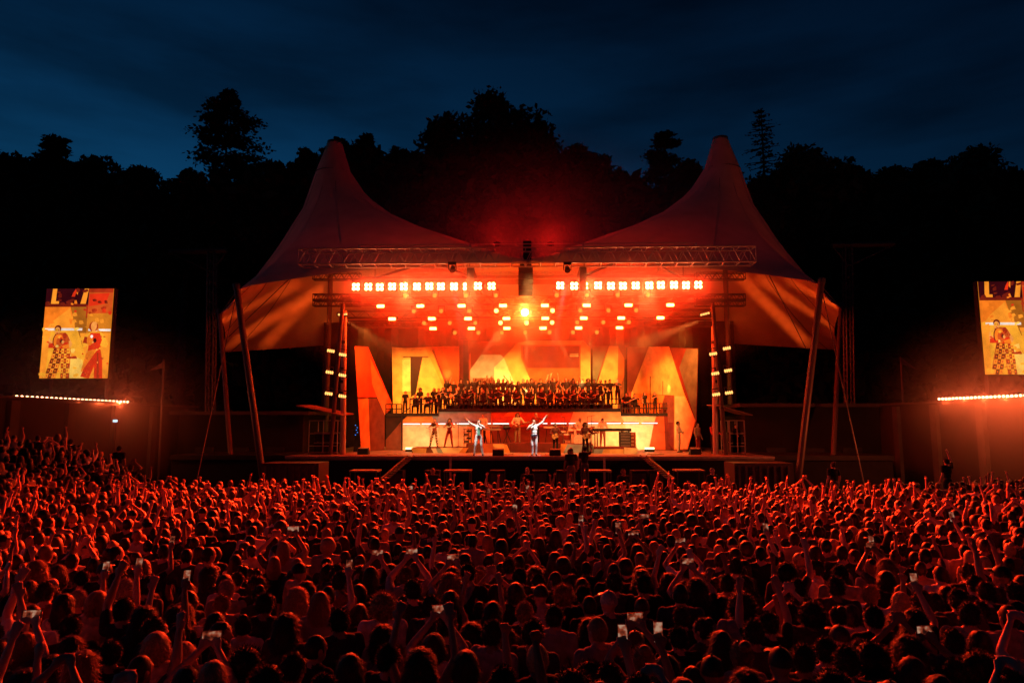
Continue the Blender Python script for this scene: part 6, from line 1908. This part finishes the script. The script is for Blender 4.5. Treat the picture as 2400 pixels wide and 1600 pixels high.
for d in ind:
    k, j = rown[id(d)]
    hd = 'capped' if d['hair'] == 'cap' else f"{HTXT[d['hair']]}-haired"
    hc2 = '' if d['hair'] == 'cap' else ({'black': 'black-haired', 'brown': 'dark', 'blonde': 'blonde', 'fair': 'fair', 'grey': 'grey'}[d['hcol']] + ' ').replace('black-haired', 'dark')
    lab = f"{hc2}{hd} spectator, {d['top'].replace(' ', '-')} top, {POSE_TXT[d['pose']]}, {ordw(k)} row from bottom, {ordw(j)} from left"
    person(BOD[d['pose'], d['fem']], HAIR[d['hair']], (d['x'], d['y'], d['z']), -d['turn'], d['h'] / 1.72, TOPS[d['top']], HAIRS[d['hcol']], lab, 'spectators nearest the camera')
# the rest of the crowd: one mass
fs = [mat('far_skin', SKINS[0], 0.5, 0.08, 20, island=SKINS), mat('far_top', (0.1,) * 3, 0.85, 0.2, 14, island=[TOPS[k] for k in ('black', 'black', 'charcoal', 'pale', 'black', 'grey', 'navy', 'black', 'charcoal', 'tan', 'black', 'charcoal')]), trousm, shoem, darkm,
      mat('far_hair', (0.03, 0.02, 0.015), 0.55, 0.3, 40, island=[HAIRS[k] for k in ('black', 'brown', 'brown', 'black', 'black', 'fair', 'brown', 'black', 'brown', 'black', 'brown', 'blonde')])]


def arrays(me):
    n = len(me.vertices); co = np.empty(n * 3); me.vertices.foreach_get('co', co)
    nl = len(me.loops); li = np.empty(nl, np.int32); me.loops.foreach_get('vertex_index', li)
    npoly = len(me.polygons); lt = np.empty(npoly, np.int32); me.polygons.foreach_get('loop_total', lt)
    mi = np.empty(npoly, np.int32); me.polygons.foreach_get('material_index', mi)
    return co.reshape(-1, 3), li, lt, mi


AR = {k: arrays(v) for k, v in LOW.items()}
AH = {k: arrays(v) for k, v in HLOW.items()}
cv, ci, ct, cm, off = [], [], [], [], 0
for d in NEAR:
    if id(d) in idset or (not d['see'] and d['y'] > 4.3 and not (-70 < proj((d['x'], d['y'], 1.7))[0] < 2470)):
        continue
    s = d['h'] / 1.72
    c_, s_ = math.cos(-d['turn']), math.sin(-d['turn'])
    M = np.array([[c_, -s_, 0], [s_, c_, 0], [0, 0, 1]]) * s
    for (co, li, lt, mi), ishair in ((AR[d['pose'], d['fem']], False), (AH[d['hair']], True)):
        cv.append(co @ M.T + V(d['x'], d['y'], d['z'])); ci.append(li + off); ct.append(lt); cm.append(np.full(len(lt), 5, np.int32) if ishair else mi)
        off += len(co)
cv, ci, ct, cm = np.concatenate(cv), np.concatenate(ci), np.concatenate(ct), np.concatenate(cm)
me = bpy.data.meshes.new('crowd')
me.vertices.add(len(cv)); me.vertices.foreach_set('co', cv.ravel())
me.loops.add(len(ci)); me.loops.foreach_set('vertex_index', ci.astype(np.int32))
me.polygons.add(len(ct)); me.polygons.foreach_set('loop_start', np.concatenate([[0], np.cumsum(ct)[:-1]]).astype(np.int32))
me.polygons.foreach_set('material_index', cm); me.polygons.foreach_set('use_smooth', np.ones(len(ct), bool))
for mt in fs:
    me.materials.append(mt)
me.update(calc_edges=True)
tag(link('crowd', me), 'dense standing audience filling the arena floor up to the barrier', None, None, 'stuff')
print('PEOPLE', len(NEAR), len(vis), len(ind), 'ymax ind', ind[-1]['y'], 'crowd polys', len(ct))
# unused shared template meshes
for m_ in list(LOW.values()) + list(HLOW.values()):
    bpy.data.meshes.remove(m_)
